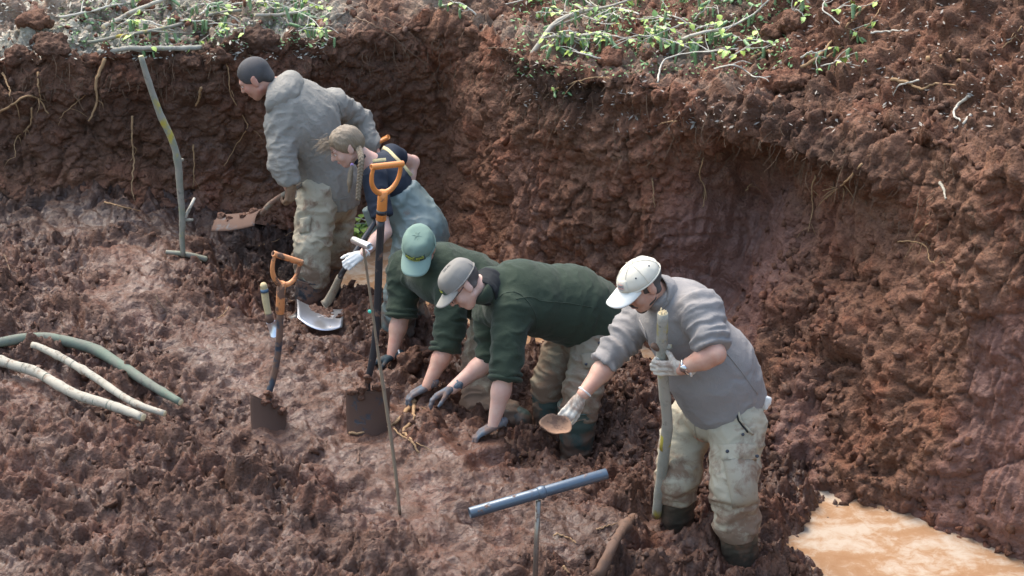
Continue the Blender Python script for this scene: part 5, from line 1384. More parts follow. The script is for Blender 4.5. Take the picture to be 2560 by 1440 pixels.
def blade(root, down, right, back, w, hgt, dish=.03, tip=0.0, thick=.004, crown=.012, tread=True):
    """dished spade blade: root = middle of its top edge"""
    s, t = np.meshgrid(np.linspace(-1, 1, 15), np.linspace(0, 1, 13), indexing='ij')
    wd = w / 2 * (1 - .06 * t ** 2)
    le = hgt * t * (1 + tip * (1 - s ** 2)) + crown * (1 - s ** 2) * (t < .01)
    p = root + right * (s * wd)[..., None] + down * le[..., None] + back * (dish * (s ** 2 - 1) + .012 * np.sin(t * 3))[..., None]
    f = p.reshape(-1, 3); b = f + back * thick
    n, m = s.shape; q = grid_quads(n, m)
    rim_ = np.concatenate([np.arange(m), np.arange(1, n) * m + m - 1, (n - 1) * m + np.arange(m - 2, -1, -1), np.arange(n - 2, 0, -1) * m]); r2 = np.roll(rim_, -1)
    B = Bag().add(np.vstack([f, b]), np.vstack([q, q[:, ::-1] + n * m, np.stack([rim_, r2, r2 + n * m, rim_ + n * m], 1)]))
    if tread:
        e = p[:, 0]; B.add(*tube(e + back * .004, .005, 6))
    return B
def mud_cake(name, pts, r, parent, seed=0, mat=None):
    pr = []; rs = np.random.default_rng(seed)
    for p in pts:
        for _ in range(4):
            q = np.asarray(p) + rs.normal(0, r * .55, 3); s_ = r * rs.uniform(.5, 1.0); pr.append(ell_(q, np.eye(3), (s_, s_ * rs.uniform(.7, 1), s_ * rs.uniform(.6, .9))))
    V, Q = surface_nets(*(lambda F, lo: (F, lo, .005))(*sdf_grid(pr, .005, .012)))
    V = V + vert_normals(V, Q) * (r * .7 * np.abs(noise3(*(V * 70).T, seed)) - r * .15)[:, None]
    me = mk_mesh(name, V, Q)
    for a_ in ('wet', 'dark', 'litter'): set_attr(me, a_, np.full(len(V), .25 if a_ != 'litter' else 0))
    return link(name, me, mat or M_CLOD, parent)

# ---- short spade standing in the mud
def spade(name, label, gripL, gripR, sock_top, sock_bot, shaft_pts, blade_top, bl_w, bl_h, m_grip, m_shaft, down, right, back, shaft_r, sock_r, tape=None, cake=None):
    base_ = blade_top + down * bl_h
    e = empty(name, base_, label, 'spade')
    right_g = unit(gripR - gripL); w = np.linalg.norm(gripR - gripL) / 1.2
    up = unit((gripL + gripR) / 2 - sock_top); hgt = np.linalg.norm((gripL + gripR) / 2 - sock_top)
    bow, bar = grip_mesh(sock_top, right_g, up, w, hgt, .0125, .0165)
    g = link('grip', bow.mesh('grip'), m_grip, e); link('crossbar', bar.mesh('crossbar'), m_grip, g)
    link('socket', Bag().add(*tube([sock_top + up * .02, seg(sock_top, sock_bot, .12), sock_bot - unit(sock_bot - sock_top) * .002, sock_bot], [sock_r * .9, sock_r, sock_r * 1.04, sock_r * .97], 16)).mesh('socket'), m_grip, e)
    if tape is not None:
        a, b = tape; link('tape', Bag().add(*tube([seg(sock_top, sock_bot, a), seg(sock_top, sock_bot, b)], sock_r * 1.07, 16)).mesh('tape'), M_SHAFT_K, e)
    sp_ = spline(np.array([sock_bot] + list(shaft_pts)), 26)
    link('shaft', Bag().add(*tube(sp_, np.interp(np.linspace(0, 1, 26), [0, .8, 1], [shaft_r, shaft_r, shaft_r * .75]), 14)).mesh('shaft'), m_shaft, e)
    bl = link('blade', blade(blade_top, down, right, back, bl_w, bl_h).mesh('blade'), M_BLADE, e)
    if cake: mud_cake('caked_mud', cake, .020, bl, 3)
    return e
y1 = 9.56
Rt = np.array([1., 0, 0])
b1 = P(672, 1003, y1 - .02)
dn = unit(P(676, 1085, y1 - .10) - b1); rt = unit(P(722, 1030, y1 + .02) - P(618, 990, y1 - .07)); bk = unit(np.cross(rt, dn)); bk = bk if bk[1] > 0 else -bk
spade('spade', 'short spade with muddy orange grip and brown caked shaft, upright in the mud', P(683, 634, y1 - .05), P(755, 657, y1 + .06), P(703, 714, y1), P(700, 783, y1), [P(699, 830, y1), P(694, 890, y1), P(683, 945, y1 - .01), P(672, 985, y1 - .03), b1 + dn * .03],
      b1, .235, .26, M_ORANGE_M, M_SHAFT_M, dn, rt, bk, .0185, .0235, cake=[P(660, 1000, y1 - .05), P(690, 1012, y1 - .04), P(706, 1026, y1 - .03), P(672, 985, y1 - .04)])
# ---- tall spade
y2 = 9.66
b2 = P(920, 972, y2 - .02); dn = unit(P(922, 1085, y2 - .10) - b2); rt = unit(P(972, 968, y2 + .03) - P(866, 975, y2 - .03)); bk = unit(np.cross(rt, dn)); bk = bk if bk[1] > 0 else -bk
spade('spade', 'tall spade with clean orange grip, black tape and long black shaft', P(928, 418, y2 - .06), P(1008, 409, y2 + .05), P(957, 486, y2), P(953, 550, y2), [P(948, 640, y2), P(944, 760, y2 - .01), P(938, 850, y2 - .02), P(928, 915, y2 - .03), P(919, 955, y2 - .03), b2 + dn * .03],
      b2, .245, .285, M_ORANGE, M_SHAFT_K, dn, rt, bk, .0205, .0262, tape=(.60, .76), cake=[P(880, 975, y2 - .05), P(915, 968, y2 - .06), P(945, 965, y2 - .04), P(920, 945, y2 - .05), P(905, 985, y2 - .07)])
# ---- shovel the woman is using
sh0, sh1 = P(826, 742, 10.74), P(868, 662, 10.66)
shp = [P(962, 520, 10.90), P(930, 566, 10.82), sh1, P(850, 692, 10.69), P(835, 725, 10.73), P(820, 752, 10.76), P(808, 762, 10.75)]
e = empty('shovel', P(785, 800, 10.65), 'broad steel shovel with mud on its pan, held by the person with plaits', 'shovel')
link('shaft', Bag().add(*tube(spline(np.array(shp[:4]), 20), .0165, 12)).mesh('shaft'), M_SHAFT_K, e)
link('socket', Bag().add(*tube(spline(np.array(shp[3:]), 14), np.linspace(.021, .027, 14), 12)).mesh('socket'), M_WOODGREY, e)
pr_, pl_ = P(850, 772, 10.92), P(748, 750, 10.90)      # upper corners of the pan
root = (pr_ + pl_) / 2; rt = unit(pr_ - pl_); dn = unit(P(770, 812, 10.56) - root); dn = unit(dn - rt * np.dot(dn, rt)); up_ = np.cross(rt, dn); up_ = up_ if up_[2] > 0 else -up_
pan = link('pan', blade(root, dn, rt, -up_ * -1.0, .285, .28, dish=.022, tip=.22, thick=.003, tread=False).mesh('pan'), M_BLADE_S, e)
mk = [root + dn * a + rt * b + up_ * (-.016) for a in (.04, .09) for b in (-.02, .04)] + [root + dn * .14 + rt * .06 - up_ * .016]
pr = [ell_(p, np.stack([rt, dn, up_], 1), (.050, .042, .016)) for p in mk]
V, Q = surface_nets(*(lambda F, lo: (F, lo, .006))(*sdf_grid(pr, .006, .02)))
V = V + vert_normals(V, Q) * (.020 * np.abs(noise3(*(V * 40).T, 5)) - .006)[:, None]
me = mk_mesh('mud_load', V, Q)
for a_ in ('wet', 'dark', 'litter'): set_attr(me, a_, np.full(len(V), .5 if a_ == 'wet' else 0))
link('mud_load', me, M_MUD, pan)
# ---- shovel of the man at the back
e = empty('shovel', P(590, 552, 11.35), 'mud covered shovel held by the person in the anorak, blade flat on the bank', 'shovel')
pts = [P(935, 362, 11.92), P(850, 408, 11.86), P(775, 450, 11.66), P(728, 476, 11.36), P(700, 492, 11.34), P(672, 512, 11.33), P(655, 535, 11.33)]
link('shaft', Bag().add(*tube(spline(np.array(pts), 26), .0165, 10)).mesh('shaft'), M_WOODGREY, e)
rt_g = unit(P(966, 346, 11.98) - P(938, 362, 11.80)); upg = unit(pts[0] - P(830, 420, 11.62))
bow, bar = grip_mesh(pts[0], unit(rt_g - upg * np.dot(rt_g, upg)), upg, .10, .085, .0125, .0165)
g = link('grip', bow.mesh('grip'), M_ORANGE, e); link('crossbar', bar.mesh('crossbar'), M_ORANGE, g)
r0 = P(652, 541, 11.33); dnb = unit(P(535, 557, 11.42) - r0); rtb = unit(np.array([0.1, 1, 0.05])); rtb = unit(rtb - dnb * np.dot(rtb, dnb)); upb = np.cross(dnb, rtb); upb = upb if upb[2] > 0 else -upb
bl = link('blade', blade(r0, dnb, rtb, -upb, .24, .30, dish=.03, thick=.004).mesh('blade'), M_BLADE, e)
mud_cake('caked_mud', [r0 + dnb * t + upb * .01 for t in (.05, .12, .2, .27)], .030, bl, 9)
# ---- T-handled probes
e = empty('soil_probe', G(1000, 1275, .08), 'thin T-handled probe with bright steel crossbar and long rod beside the tall spade', 'probe')
ya, yb = 8.98, G(1000, 1278, .07)[1]
rod = [P(908, 618, ya), P(920, 700, ya), P(934, 800, ya - .02), P(948, 900, ya - .05), P(965, 1010, ya - .10), P(985, 1150, ya - .17), P(1000, 1285, yb)]
link('rod', Bag().add(*tube(spline(np.array(rod), 40), np.interp(np.linspace(0, 1, 40), [0, .35, .5, 1], [.0065, .0065, .0095, .0085]), 8, .06)).mesh('rod'), M_ROD_M, e)
link('crossbar', Bag().add(*hollow(P(884, 600, ya + .08), P(925, 617, ya - .08), .0185, .0145)).mesh('crossbar'), M_PIPE_S, e)
link('bead', mk_mesh('bead', *_dot(P(924, 779, ya - .03), (-.5, -1, .2), .010)), plain('turquoise_bead', (.05, .45, .35), .4), e)
e = empty('soil_probe', P(1338, 1500, 7.92), 'large T-handled probe with blue grey pipe crossbar in the foreground', 'probe')
bar0, bar1 = P(1174, 1283, 7.86), P(1517, 1184, 8.06)
link('crossbar', Bag().add(*hollow(bar0, bar1, .0265, .0205, 24)).mesh('crossbar'), M_PIPE, e)
jc = seg(bar0, bar1, .52); jx = unit(bar1 - bar0)
link('weld', Bag().add(*tube([jc - jx * .02, jc - jx * .012, jc, jc + jx * .012, jc + jx * .02], [.0268, .030, .0315, .030, .0268], 20)).mesh('weld'), M_PIPE, e)
rt0 = P(1346, 1252, 7.95); gzp = ground_z(P(1337, 1480, 7.93)[0], 7.93)
link('rod', Bag().add(*tube([rt0, P(1340, 1380, 7.94), np.array([P(1335, 1480, 7.93)[0], 7.93, gzp - .1])], .0125, 14)).mesh('rod'), M_ROD, e)
# ---- hand trowel stuck in the ground behind the short spade
e = empty('trowel', P(682, 822, 10.35), 'small trowel with pale wooden handle and blue band, upright behind short spade', 'trowel')
hdl = [P(658, 708, 10.45), P(661, 725, 10.45), P(665, 755, 10.44), P(671, 785, 10.43)]
link('handle', Bag().add(*tube(spline(np.array(hdl), 16), np.interp(np.linspace(0, 1, 16), [0, .06, .5, .92, 1], [.014, .021, .022, .020, .022]), 12)).mesh('handle'), M_WOODGREY if False else bark('pale_handle', (.46, .38, .22), (.30, .24, .13), mud=.2), e)
link('band', Bag().add(*tube([seg(hdl[0], hdl[-1], .19), seg(hdl[0], hdl[-1], .29)], .0232, 12)).mesh('band'), plain('blue_band', (.05, .10, .16), .5), e)
link('ferrule', Bag().add(*tube([hdl[-1], P(674, 800, 10.42), P(678, 812, 10.42)], [.024, .026, .018], 10, .1)).mesh('ferrule'), M_BLADE, e)
d_ = unit(P(683, 828, 10.40) - P(676, 805, 10.42))
link('blade', blade(P(676, 803, 10.41), d_, unit(np.cross(d_, (0, -1, .2))), np.array([0, 1., 0]), .055, .09, dish=.012, tip=.2, tread=False).mesh('blade'), M_BLADE_S, e)
# ---- muddy shard in the front man's glove
pc = P(1388, 1066, 8.52); sn = unit(np.array([.15, -.55, .80]))
u_ = unit(np.cross(sn, (.2, 1, .3))); v_ = np.cross(sn, u_); B_ = Bag()
aa, rr = np.meshgrid(np.linspace(0, 2 * np.pi, 28, endpoint=False), np.linspace(.02, 1, 8), indexing='ij')
rad = .072 * (1 + .12 * np.sin(aa * 2 + 1) + .05 * np.sin(aa * 5)) * rr
top = pc + (np.cos(aa) * rad)[..., None] * u_ + (np.sin(aa) * rad * .8)[..., None] * v_ + sn * (rr ** 2.5 * .028)[..., None]
n_, m_ = aa.shape; i_ = np.arange(n_)[:, None] * m_ + np.arange(m_ - 1)[None, :]; j_ = ((np.arange(n_) + 1) % n_)[:, None] * m_ + np.arange(m_ - 1)[None, :]
q_ = np.stack([i_, j_, j_ + 1, i_ + 1], -1).reshape(-1, 4); V = np.vstack([top.reshape(-1, 3), top.reshape(-1, 3) - sn * .009]); ei = np.arange(n_) * m_ + m_ - 1; ej = np.roll(ei, -1)
V += .002 * noise3(*(V * 60).T, 4)[:, None]
tag(link('muddy_shard', mk_mesh('muddy_shard', V, np.vstack([q_, q_[:, ::-1] + n_ * m_, np.stack([ei, ej, ej + n_ * m_, ei + n_ * m_], 1)])), plain('clay_shard', (.27, .155, .095), .8, mud=.3)), 'dished round muddy shard held in the glove of the person in grey fleece', 'shard')

# ================================================================== sticks and poles
def stick(name, pts, r, mat, label, cat='stick', group=None, knots=(), cut=True, n=40, parent=None, rough=.05, seed=0):
    c = spline(np.array(pts), n); rs = np.random.default_rng(seed + 17)
    rad = np.interp(np.linspace(0, 1, n), np.linspace(0, 1, len(np.atleast_1d(r))), np.atleast_1d(r)) * (1 + .06 * noise2(np.linspace(0, 9, n), np.full(n, seed * 1.7), 5))
    for t, a in knots: rad = rad * (1 + a * np.exp(-((np.linspace(0, 1, n) - t) / .018) ** 2))
    o = link(name, Bag().add(*tube(c, rad, 12, rough * .6, seed=seed)).mesh(name), mat, parent)
    if parent is None: tag(o, label, cat, group)
    if cut:
        for k_, d in ((0, c[0] - c[1]), (-1, c[-1] - c[-2])):
            if k_ == -1 and cut == 'start': continue
            link('cut_end', mk_mesh('cut_end', *_dot(c[k_] + unit(d) * .001, d, rad[k_] * .9, 10, .12)), M_CUT, o)
    return o, c, rad
def nub(o, p, d, ln, r, mat, bend=0):
    link('stub', Bag().add(*tube([p, p + unit(d) * ln * .6, p + unit(d) * ln + np.array([0, 0, bend])], [r * 1.15, r, r * .85], 8, .08)).mesh('stub'), mat, o)
o, c, _ = stick('birch_stick', STICK, [.0265, .0265, .027, .025], M_POLE, 'upright birch stick with broken top in the hand of the person in grey fleece', knots=((.2, .14), (.38, .08), (.55, .12), (.7, .10), (.86, .14)), seed=1)
sd = unit(c[0] - c[2])
for k_ in range(6):
    a_ = k_ / 6 * 6.28; q0 = c[0] + .014 * (math.cos(a_) * Rt + math.sin(a_) * np.cross(sd, Rt)); link('splinter', Bag().add(*tube([q0 - sd * .01, q0 + sd * random.uniform(.008, .030)], [.009, .003], 5)).mesh('splinter'), M_CUT, o)
nub(o, P(1650, 872, 8.53), P(1628, 862, 8.50) - P(1650, 872, 8.53), .055, .017, M_STUB); nub(o, P(1662, 868, 8.53), (1, -.2, .2), .035, .014, M_POLE)
link('moss_patch', Bag().add(*tube([P(1665, 1085, 8.665), P(1664, 1108, 8.68), P(1661, 1122, 8.69)], [.0266, .0275, .0268], 14)).mesh('moss_patch'), plain('yellow_lichen', (.33, .27, .04), .9), o)
tall = [(352, 140), (372, 205), (400, 285), (428, 345), (444, 400), (450, 470), (456, 545), (455, 595), (458, 640)]
yt = G(458, 630, .33)[1]
o, c, _ = stick('upright_stick', [P(x_, y_, yt - .012 * i_) for i_, (x_, y_) in enumerate(tall)], [.017, .020, .022, .022, .019, .015], M_LICHEN, 'tall crooked lichen covered stick standing upright at the left of the pit', knots=((.12, .1), (.3, .1), (.52, .22), (.6, .1), (.84, .25)), seed=2)
nub(o, P(446, 402, yt - .05), P(460, 398, yt) - P(444, 402, yt - .05), .04, .012, M_LICHEN); nub(o, P(463, 550, yt - .07), (1, 0, .02), .05, .010, M_LICHEN)
nub(o, P(462, 545, yt - .07), P(488, 500, yt) - P(466, 545, yt - .07), .14, .010, M_TWIG)
for nm, px_, r_, mt, lb, kn in (
    ('pole', [(-60, 862), (0, 856), (60, 846), (118, 846), (185, 858), (240, 875), (300, 912), (370, 958), (420, 988), (452, 1006)], [.027, .030, .032, .030, .027, .020], M_GREYBARK, 'long bent grey green pole lying uppermost of the three on the mud', ((.27, .12), (.5, .06), (.7, .1), (.9, .15))),
    ('pole', [(80, 862), (100, 868), (150, 892), (190, 915), (240, 945), (290, 980), (345, 1012), (412, 1034)], [.018, .022, .022, .021, .020, .017], M_BIRCH, 'slim birch pole lying between the thick white and the grey green poles', ((.18, .2), (.38, .25), (.6, .1), (.83, .2))),
    ('pole', [(-40, 890), (0, 902), (40, 915), (90, 930), (150, 965), (200, 990), (260, 1008), (310, 1025), (358, 1044)], [.027, .029, .028, .027, .027, .024], M_BIRCH, 'thick white birch pole lying lowest of the three on the mud', ((.1, .18), (.28, .06), (.48, .12), (.66, .06), (.85, .05)))):
    q = [hit(max(x_, 3), y_)[0] + np.array([(min(0, x_ - 3)) * .0022, 0, .0]) for x_, y_ in px_]
    q = np.array(q); zz = q[:, 2].copy()
    for _ in range(14): zz = np.convolve(np.pad(zz, 1, mode='edge'), [.25, .5, .25], 'valid')
    q = np.array([ray(max(x_, 3), y_) * ((z_ + .048 - CAM_Z) / ray(max(x_, 3), y_)[2]) + EYE + np.array([min(0, x_ - 3) * .0022, 0, 0]) for (x_, y_), z_ in zip(px_, zz)])
    o, c, _ = stick(nm, q, r_, mt, lb, 'pole', 'cut poles lying on the mud', kn, seed=len(px_))
    if mt is M_BIRCH:
        for t in [k / 14 + .03 * math.sin(k * 7.1) for k in range(1, 13)]:   # lenticel rings
            i_ = int(t * 39); link('bark_ring', Bag().add(*tube([c[i_], c[i_] + (c[min(i_ + 1, 39)] - c[i_ - 1]) * .05], np.interp(t, np.linspace(0, 1, len(r_)), r_) * 1.035, 12, .05, seed=i_)).mesh('bark_ring'), M_GREYBARK, o)
q = [hit(1582, 1297)[0] + np.array([0, -.04, .04]), hit(1556, 1330)[0] + np.array([0, -.04, .04]), hit(1530, 1370)[0] + np.array([0, -.03, .03]), hit(1502, 1425)[0] + np.array([0, -.03, .02]), hit(1490, 1439)[0]]
stick('stub', q, [.020, .030, .022, .026, .028], M_STUB, 'thick muddy branch stub poking out of the mud in front', knots=((.28, .3), (.1, .2)), seed=6, rough=.2)
q = [hit(416, 637)[0] + np.array([0, 0, .02]), hit(465, 645)[0] + np.array([0, 0, .025]), hit(516, 652)[0] + np.array([0, 0, .01])]
stick('stick', q, [.012, .017, .019], M_LICHEN, 'short stick lying at the foot of the tall upright stick', seed=7)
print('tools', round(time.time() - T0, 1))
# ================================================================== BRANCHES, LEAVES, ROOTS AND LITTER ON THE BANK
def leaf_mat(name, a, b):
    m, nt, bs = new_mat(name)
    oi = nt.nodes.new('ShaderNodeObjectInfo')
    c = mixc(nt, oi.outputs['Random'], a, b); L(nt, c, bs.inputs['Base Color'])
    bs.inputs['Roughness'].default_value = .5; bs.inputs['Subsurface Weight'].default_value = .25; bs.inputs['Subsurface Radius'].default_value = (.01, .01, .004)
    return m
M_LEAF = leaf_mat('young_leaf', (.36, .46, .08), (.26, .42, .14)); M_CATKIN = leaf_mat('green_catkin', (.13, .24, .10), (.22, .33, .17))
def leaf_mesh(i):
    s, t = np.meshgrid(np.linspace(-1, 1, 5), np.linspace(0, 1, 6), indexing='ij')
    w = .42 * np.sin(np.pi * np.clip(t, 0, 1) ** .8) ** .9
    v = np.stack([s * w, t, .22 * np.abs(s) * w - .35 * t * t * (.5 + .4 * i) + .04 * np.sin(t * 18) * np.abs(s)], -1).reshape(-1, 3)
    v2 = v - np.array([0, 0, .02]); q = grid_quads(5, 6)
    me = mk_mesh('leaf', np.vstack([v, v2]), np.vstack([q, q[:, ::-1] + 30])); me.materials.append(M_LEAF); return me
LEAVES = [leaf_mesh(i) for i in range(3)]
def catkin_mesh(i):
    n = 14; t = np.linspace(0, 1, n)
    p = np.stack([.06 * np.sin(t * 3 + i), .05 * np.sin(t * 2.2 + 2 * i), -t], 1)
    V, Q, T = tube(p, (.10 + .05 * (np.arange(n) % 2)) * np.interp(t, [0, .1, .85, 1], [.5, 1, .9, .3]), 8, .18, seed=i)
    me = mk_mesh('catkin', V, Q, T); me.materials.append(M_CATKIN); return me
CATKINS = [catkin_mesh(i) for i in range(3)]
vr = random.Random(21)
def put(me, name, p, parent, size, q):
    o = bpy.data.objects.new(name, me); COL.objects.link(o)
    o.location = tuple(float(v) for v in p); o.rotation_mode = 'QUATERNION'; o.rotation_quaternion = q; o.scale = (size, size, size)
    if parent is not None: o.parent = parent
    return o
def leafy(pts, r0, r1, label, nleaf=8, ncat=5, nside=4, mat=None, group=None, seed=0, lsize=.042, cut=False, name='branch'):
    rr = random.Random(seed); rn = np.random.default_rng(seed)
    c = spline(np.array(pts), 26); c = c + np.cumsum(rn.normal(0, .0022, c.shape), 0)
    rad = np.linspace(r0, r1, 26)
    root = link(name, Bag().add(*tube(c, rad, 9, .05, seed=seed)).mesh(name), mat or M_TWIG); tag(root, label, 'branch', group)
    spots = [c[i] for i in range(6, 26)]
    for k in range(nside):
        i = rr.randrange(4, 24); d = unit(unit(c[min(i + 1, 25)] - c[i - 1]) + np.array([rr.uniform(-.9, .9), rr.uniform(-.9, .9), rr.uniform(-.25, .45)]))
        ln = rr.uniform(.10, .30) * (.6 + r0 * 20); e = c[i] + d * ln; gz = ground_z(e[0], e[1]) + .015
        if e[2] < gz < e[2] + .35: e[2] = gz
        s_ = spline([c[i], c[i] + d * ln * .5 + rn.normal(0, .012, 3), e], 10)
        link('side_twig', Bag().add(*tube(s_, np.linspace(min(rad[i] * .6, .007), .002, 10), 6)).mesh('side_twig'), mat or M_TWIG, root)
        spots += [s_[j] for j in (4, 6, 8, 9, 9)]
    for k in range(nleaf):
        p = rr.choice(spots)
        q = Vector((rr.uniform(-1, 1), rr.uniform(-1, 1), rr.uniform(-.6, .35))).to_track_quat('Y', 'Z')
        put(LEAVES[k % 3], 'leaf', p, root, lsize * rr.uniform(.65, 1.25), q)
    for k in range(ncat):
        p = np.array(rr.choice(spots)); ln = rr.uniform(.05, .095)
        tilt = 0.0 if p[2] - ground_z(p[0], p[1]) > ln * .7 else rr.uniform(.9, 1.5)
        q = Quaternion((0, 0, 1), rr.uniform(0, 6.28)) @ Quaternion((1, 0, 0), tilt + rr.uniform(-.2, .2))
        put(CATKINS[k % 3], 'catkin', p, root, ln, q)
    if cut: link('cut_end', mk_mesh('cut_end', *_dot(c[0], c[0] - c[1], r0 * .9, 10, .12)), M_CUT, root)
    return root
def lay(poly, lift=.03, sag=0.0):
    out = []
    for i, (x_, y_) in enumerate(poly):
        l = lift[i] if isinstance(lift, (list, tuple)) else lift
        p, n = hit(x_, max(y_, 2)); p = p + np.array([0, 0, l])
        if y_ < 2: p = p + np.array([0, (2 - y_) * .0065, 0])
        out.append(p)
    return out
leafy(lay([(1304, 180), (1345, 138), (1390, 92), (1445, 68), (1520, 50), (1585, 25), (1650, 2)], [.03, .05, .08, .09, .09, .08, .06]), .019, .006, 'thick pale cut branch pointing down over the rim with yellow green leaves', 22, 12, 9, M_BIRCH, cut=True, seed=31)
leafy(lay([(1372, 118), (1450, 112), (1500, 104), (1560, 118), (1640, 124)], [.07, .07, .06, .06, .05]), .009, .003, 'thin pale side branch beside the thick cut branch on the bank', 14, 8, 5, M_BIRCH, seed=32)
leafy(lay([(1705, 125), (1760, 108), (1810, 95), (1870, 68), (1905, 40), (1945, 3)], .07), .010, .005, 'long grey branch slanting up to the top edge with hanging catkins', 12, 12, 7, M_TWIG, seed=33)
leafy(lay([(1785, 194), (1830, 190), (1868, 205), (1890, 216), (1935, 213)], [.05, .06, .05, .05, .06]), .006, .003, 'bare silvery forked twig on the rim next to the big soil clod', 0, 0, 3, M_TWIG, seed=34)
leafy(lay([(1645, 215), (1655, 180), (1700, 165), (1790, 150), (1850, 140)], [.02, .06, .06, .05, .04]), .006, .003, 'thin twig drooping over the rim with green tips', 9, 6, 4, M_TWIG, seed=35)
leafy(lay([(1360, 255), (1390, 243), (1432, 236)], [.02, .05, .02]), .005, .003, 'short green catkin spray hanging on the wall below the rim', 3, 5, 1, M_ROOT_D, seed=36)
leafy(lay([(2130, 110), (2080, 70), (2050, 40), (2070, 10)], .06), .006, .003, 'thin twig with large catkins beside the reddish lumps', 2, 8, 3, M_TWIG, seed=37)
leafy(lay([(262, 92), (300, 72), (340, 50), (437, 16), (500, 6), (560, 2)], .07), .017, .010, 'long pale branch lying highest on the left bank', 8, 5, 5, M_BIRCH, seed=41, cut=True)
leafy(lay([(222, 128), (290, 114), (350, 104), (437, 86), (535, 57), (604, 48)], .06), .012, .010, 'grey brown branch lying below the long pale branch on the left bank', 8, 6, 5, M_LICHEN, seed=42, cut=True)
leafy(lay([(246, 143), (320, 136), (389, 131), (450, 131), (502, 131)], .04), .017, .017, 'straight log at the edge of the left bank behind the upright stick', 4, 2, 2, M_POLE, seed=43, cut=True)
leafy(lay([(637, 56), (705, 58), (745, 53), (774, 43)], .05), .011, .010, 'short pale branch on the bank above the cropped hair', 3, 3, 3, M_BIRCH, seed=44, cut=True)
leafy(lay([(640, 25), (680, 27), (730, 36), (778, 60), (812, 95)], [.06, .06, .06, .05, .05]), .006, .003, 'thin drooping twig with green catkins above the anorak', 8, 10, 5, M_TWIG, seed=45)
leafy(lay([(205, 60), (250, 68), (330, 82), (390, 132), (440, 140)], .05), .005, .003, 'thin dark whip bent across the left bank', 5, 2, 3, M_ROOT_D, seed=46)
leafy(lay([(150, 55), (215, 47), (290, 30), (330, 22)], .04), .009, .006, 'short grey branch among chips at the upper left', 3, 1, 3, M_TWIG, seed=47)
leafy(lay([(640, 8), (690, 12), (740, 20), (770, 30)], .06), .006, .003, 'leafy sprig at the top edge above the short pale branch', 10, 8, 4, M_TWIG, seed=48)
boxes = [(1380, 1960, 4, 165, 26, 'in the middle of the bank'), (1340, 1700, 4, 70, 8, 'at the top edge of the centre bank'), (220, 780, 4, 90, 14, 'on the pale left bank'), (1150, 1330, 10, 60, 2, 'on the bare rim above the pit corner'), (1950, 2150, 20, 180, 4, 'beside the reddish lumps')]
sd_ = 100
for x0, x1, y0, y1, n_, wh_ in boxes:
    for _ in range(n_):
        sd_ += 1; x_ = vr.uniform(x0, x1); y_ = vr.uniform(y0, y1); ln = vr.uniform(50, 130); a_ = vr.uniform(-.5, .5) + (math.pi if vr.random() < .5 else 0)
        pl_ = [(x_, y_), (x_ + math.cos(a_) * ln * .5, y_ + math.sin(a_) * ln * .22), (x_ + math.cos(a_) * ln, y_ + math.sin(a_) * ln * .4)]
        pl_ = [(px_, min(max(py_, 3), 175)) for px_, py_ in pl_]
        leafy(lay(pl_, [.02, vr.uniform(.04, .10), .05]), vr.uniform(.004, .007), .0025, 'thin twig with small pale leaves and catkins ' + wh_, vr.randint(5, 9), vr.randint(3, 6), vr.randint(2, 4), M_TWIG, 'leafy twigs ' + wh_, sd_, name='leafy_twig')
# bare sticks and roots lying on the right bank, each measured on the photograph
def root_(poly, r, label, mat=M_ROOT, lift=.012, cat='root', name='root', side=2, seed=0, hang=False):
    q = []
    for x_, y_ in poly:
        p, n = hit(x_, max(2, y_), lift if not hang else .0)
        q.append(p + (np.array([0, 0, 0]) if not hang else -unit(ray(x_, y_)) * .03))
    rr = random.Random(seed); rn = np.random.default_rng(seed)
    n_ = max(12, len(q) * 6); c = spline(np.array(q), n_); c = c + rn.normal(0, .0012, c.shape) + .008 * np.stack([noise2(np.arange(n_) * .35, np.full(n_, seed + k * 9.0), 3) for k in range(3)], 1)
    rad = np.interp(np.linspace(0, 1, n_), [0, 1], [r, r * .45]) * (1 + .15 * noise2(np.arange(n_) * .6, np.full(n_, seed * 1.3), 4))
    o = tag(link(name, Bag().add(*tube(c, rad, 7, .08, seed=seed)).mesh(name), mat), label, cat)
    for k in range(side):
        i = rr.randrange(n_ // 4, n_); d = unit(np.array([rr.uniform(-1, 1), rr.uniform(-.6, .2), rr.uniform(-1, .2)]))
        ln = rr.uniform(.04, .12); s_ = spline([c[i], c[i] + d * ln * .5 + rn.normal(0, .008, 3), c[i] + d * ln + np.array([0, 0, -.02])], 7)
        link('rootlet', Bag().add(*tube(s_, np.linspace(rad[i] * .6, .0012, 7), 5)).mesh('rootlet'), mat, o)
    return o
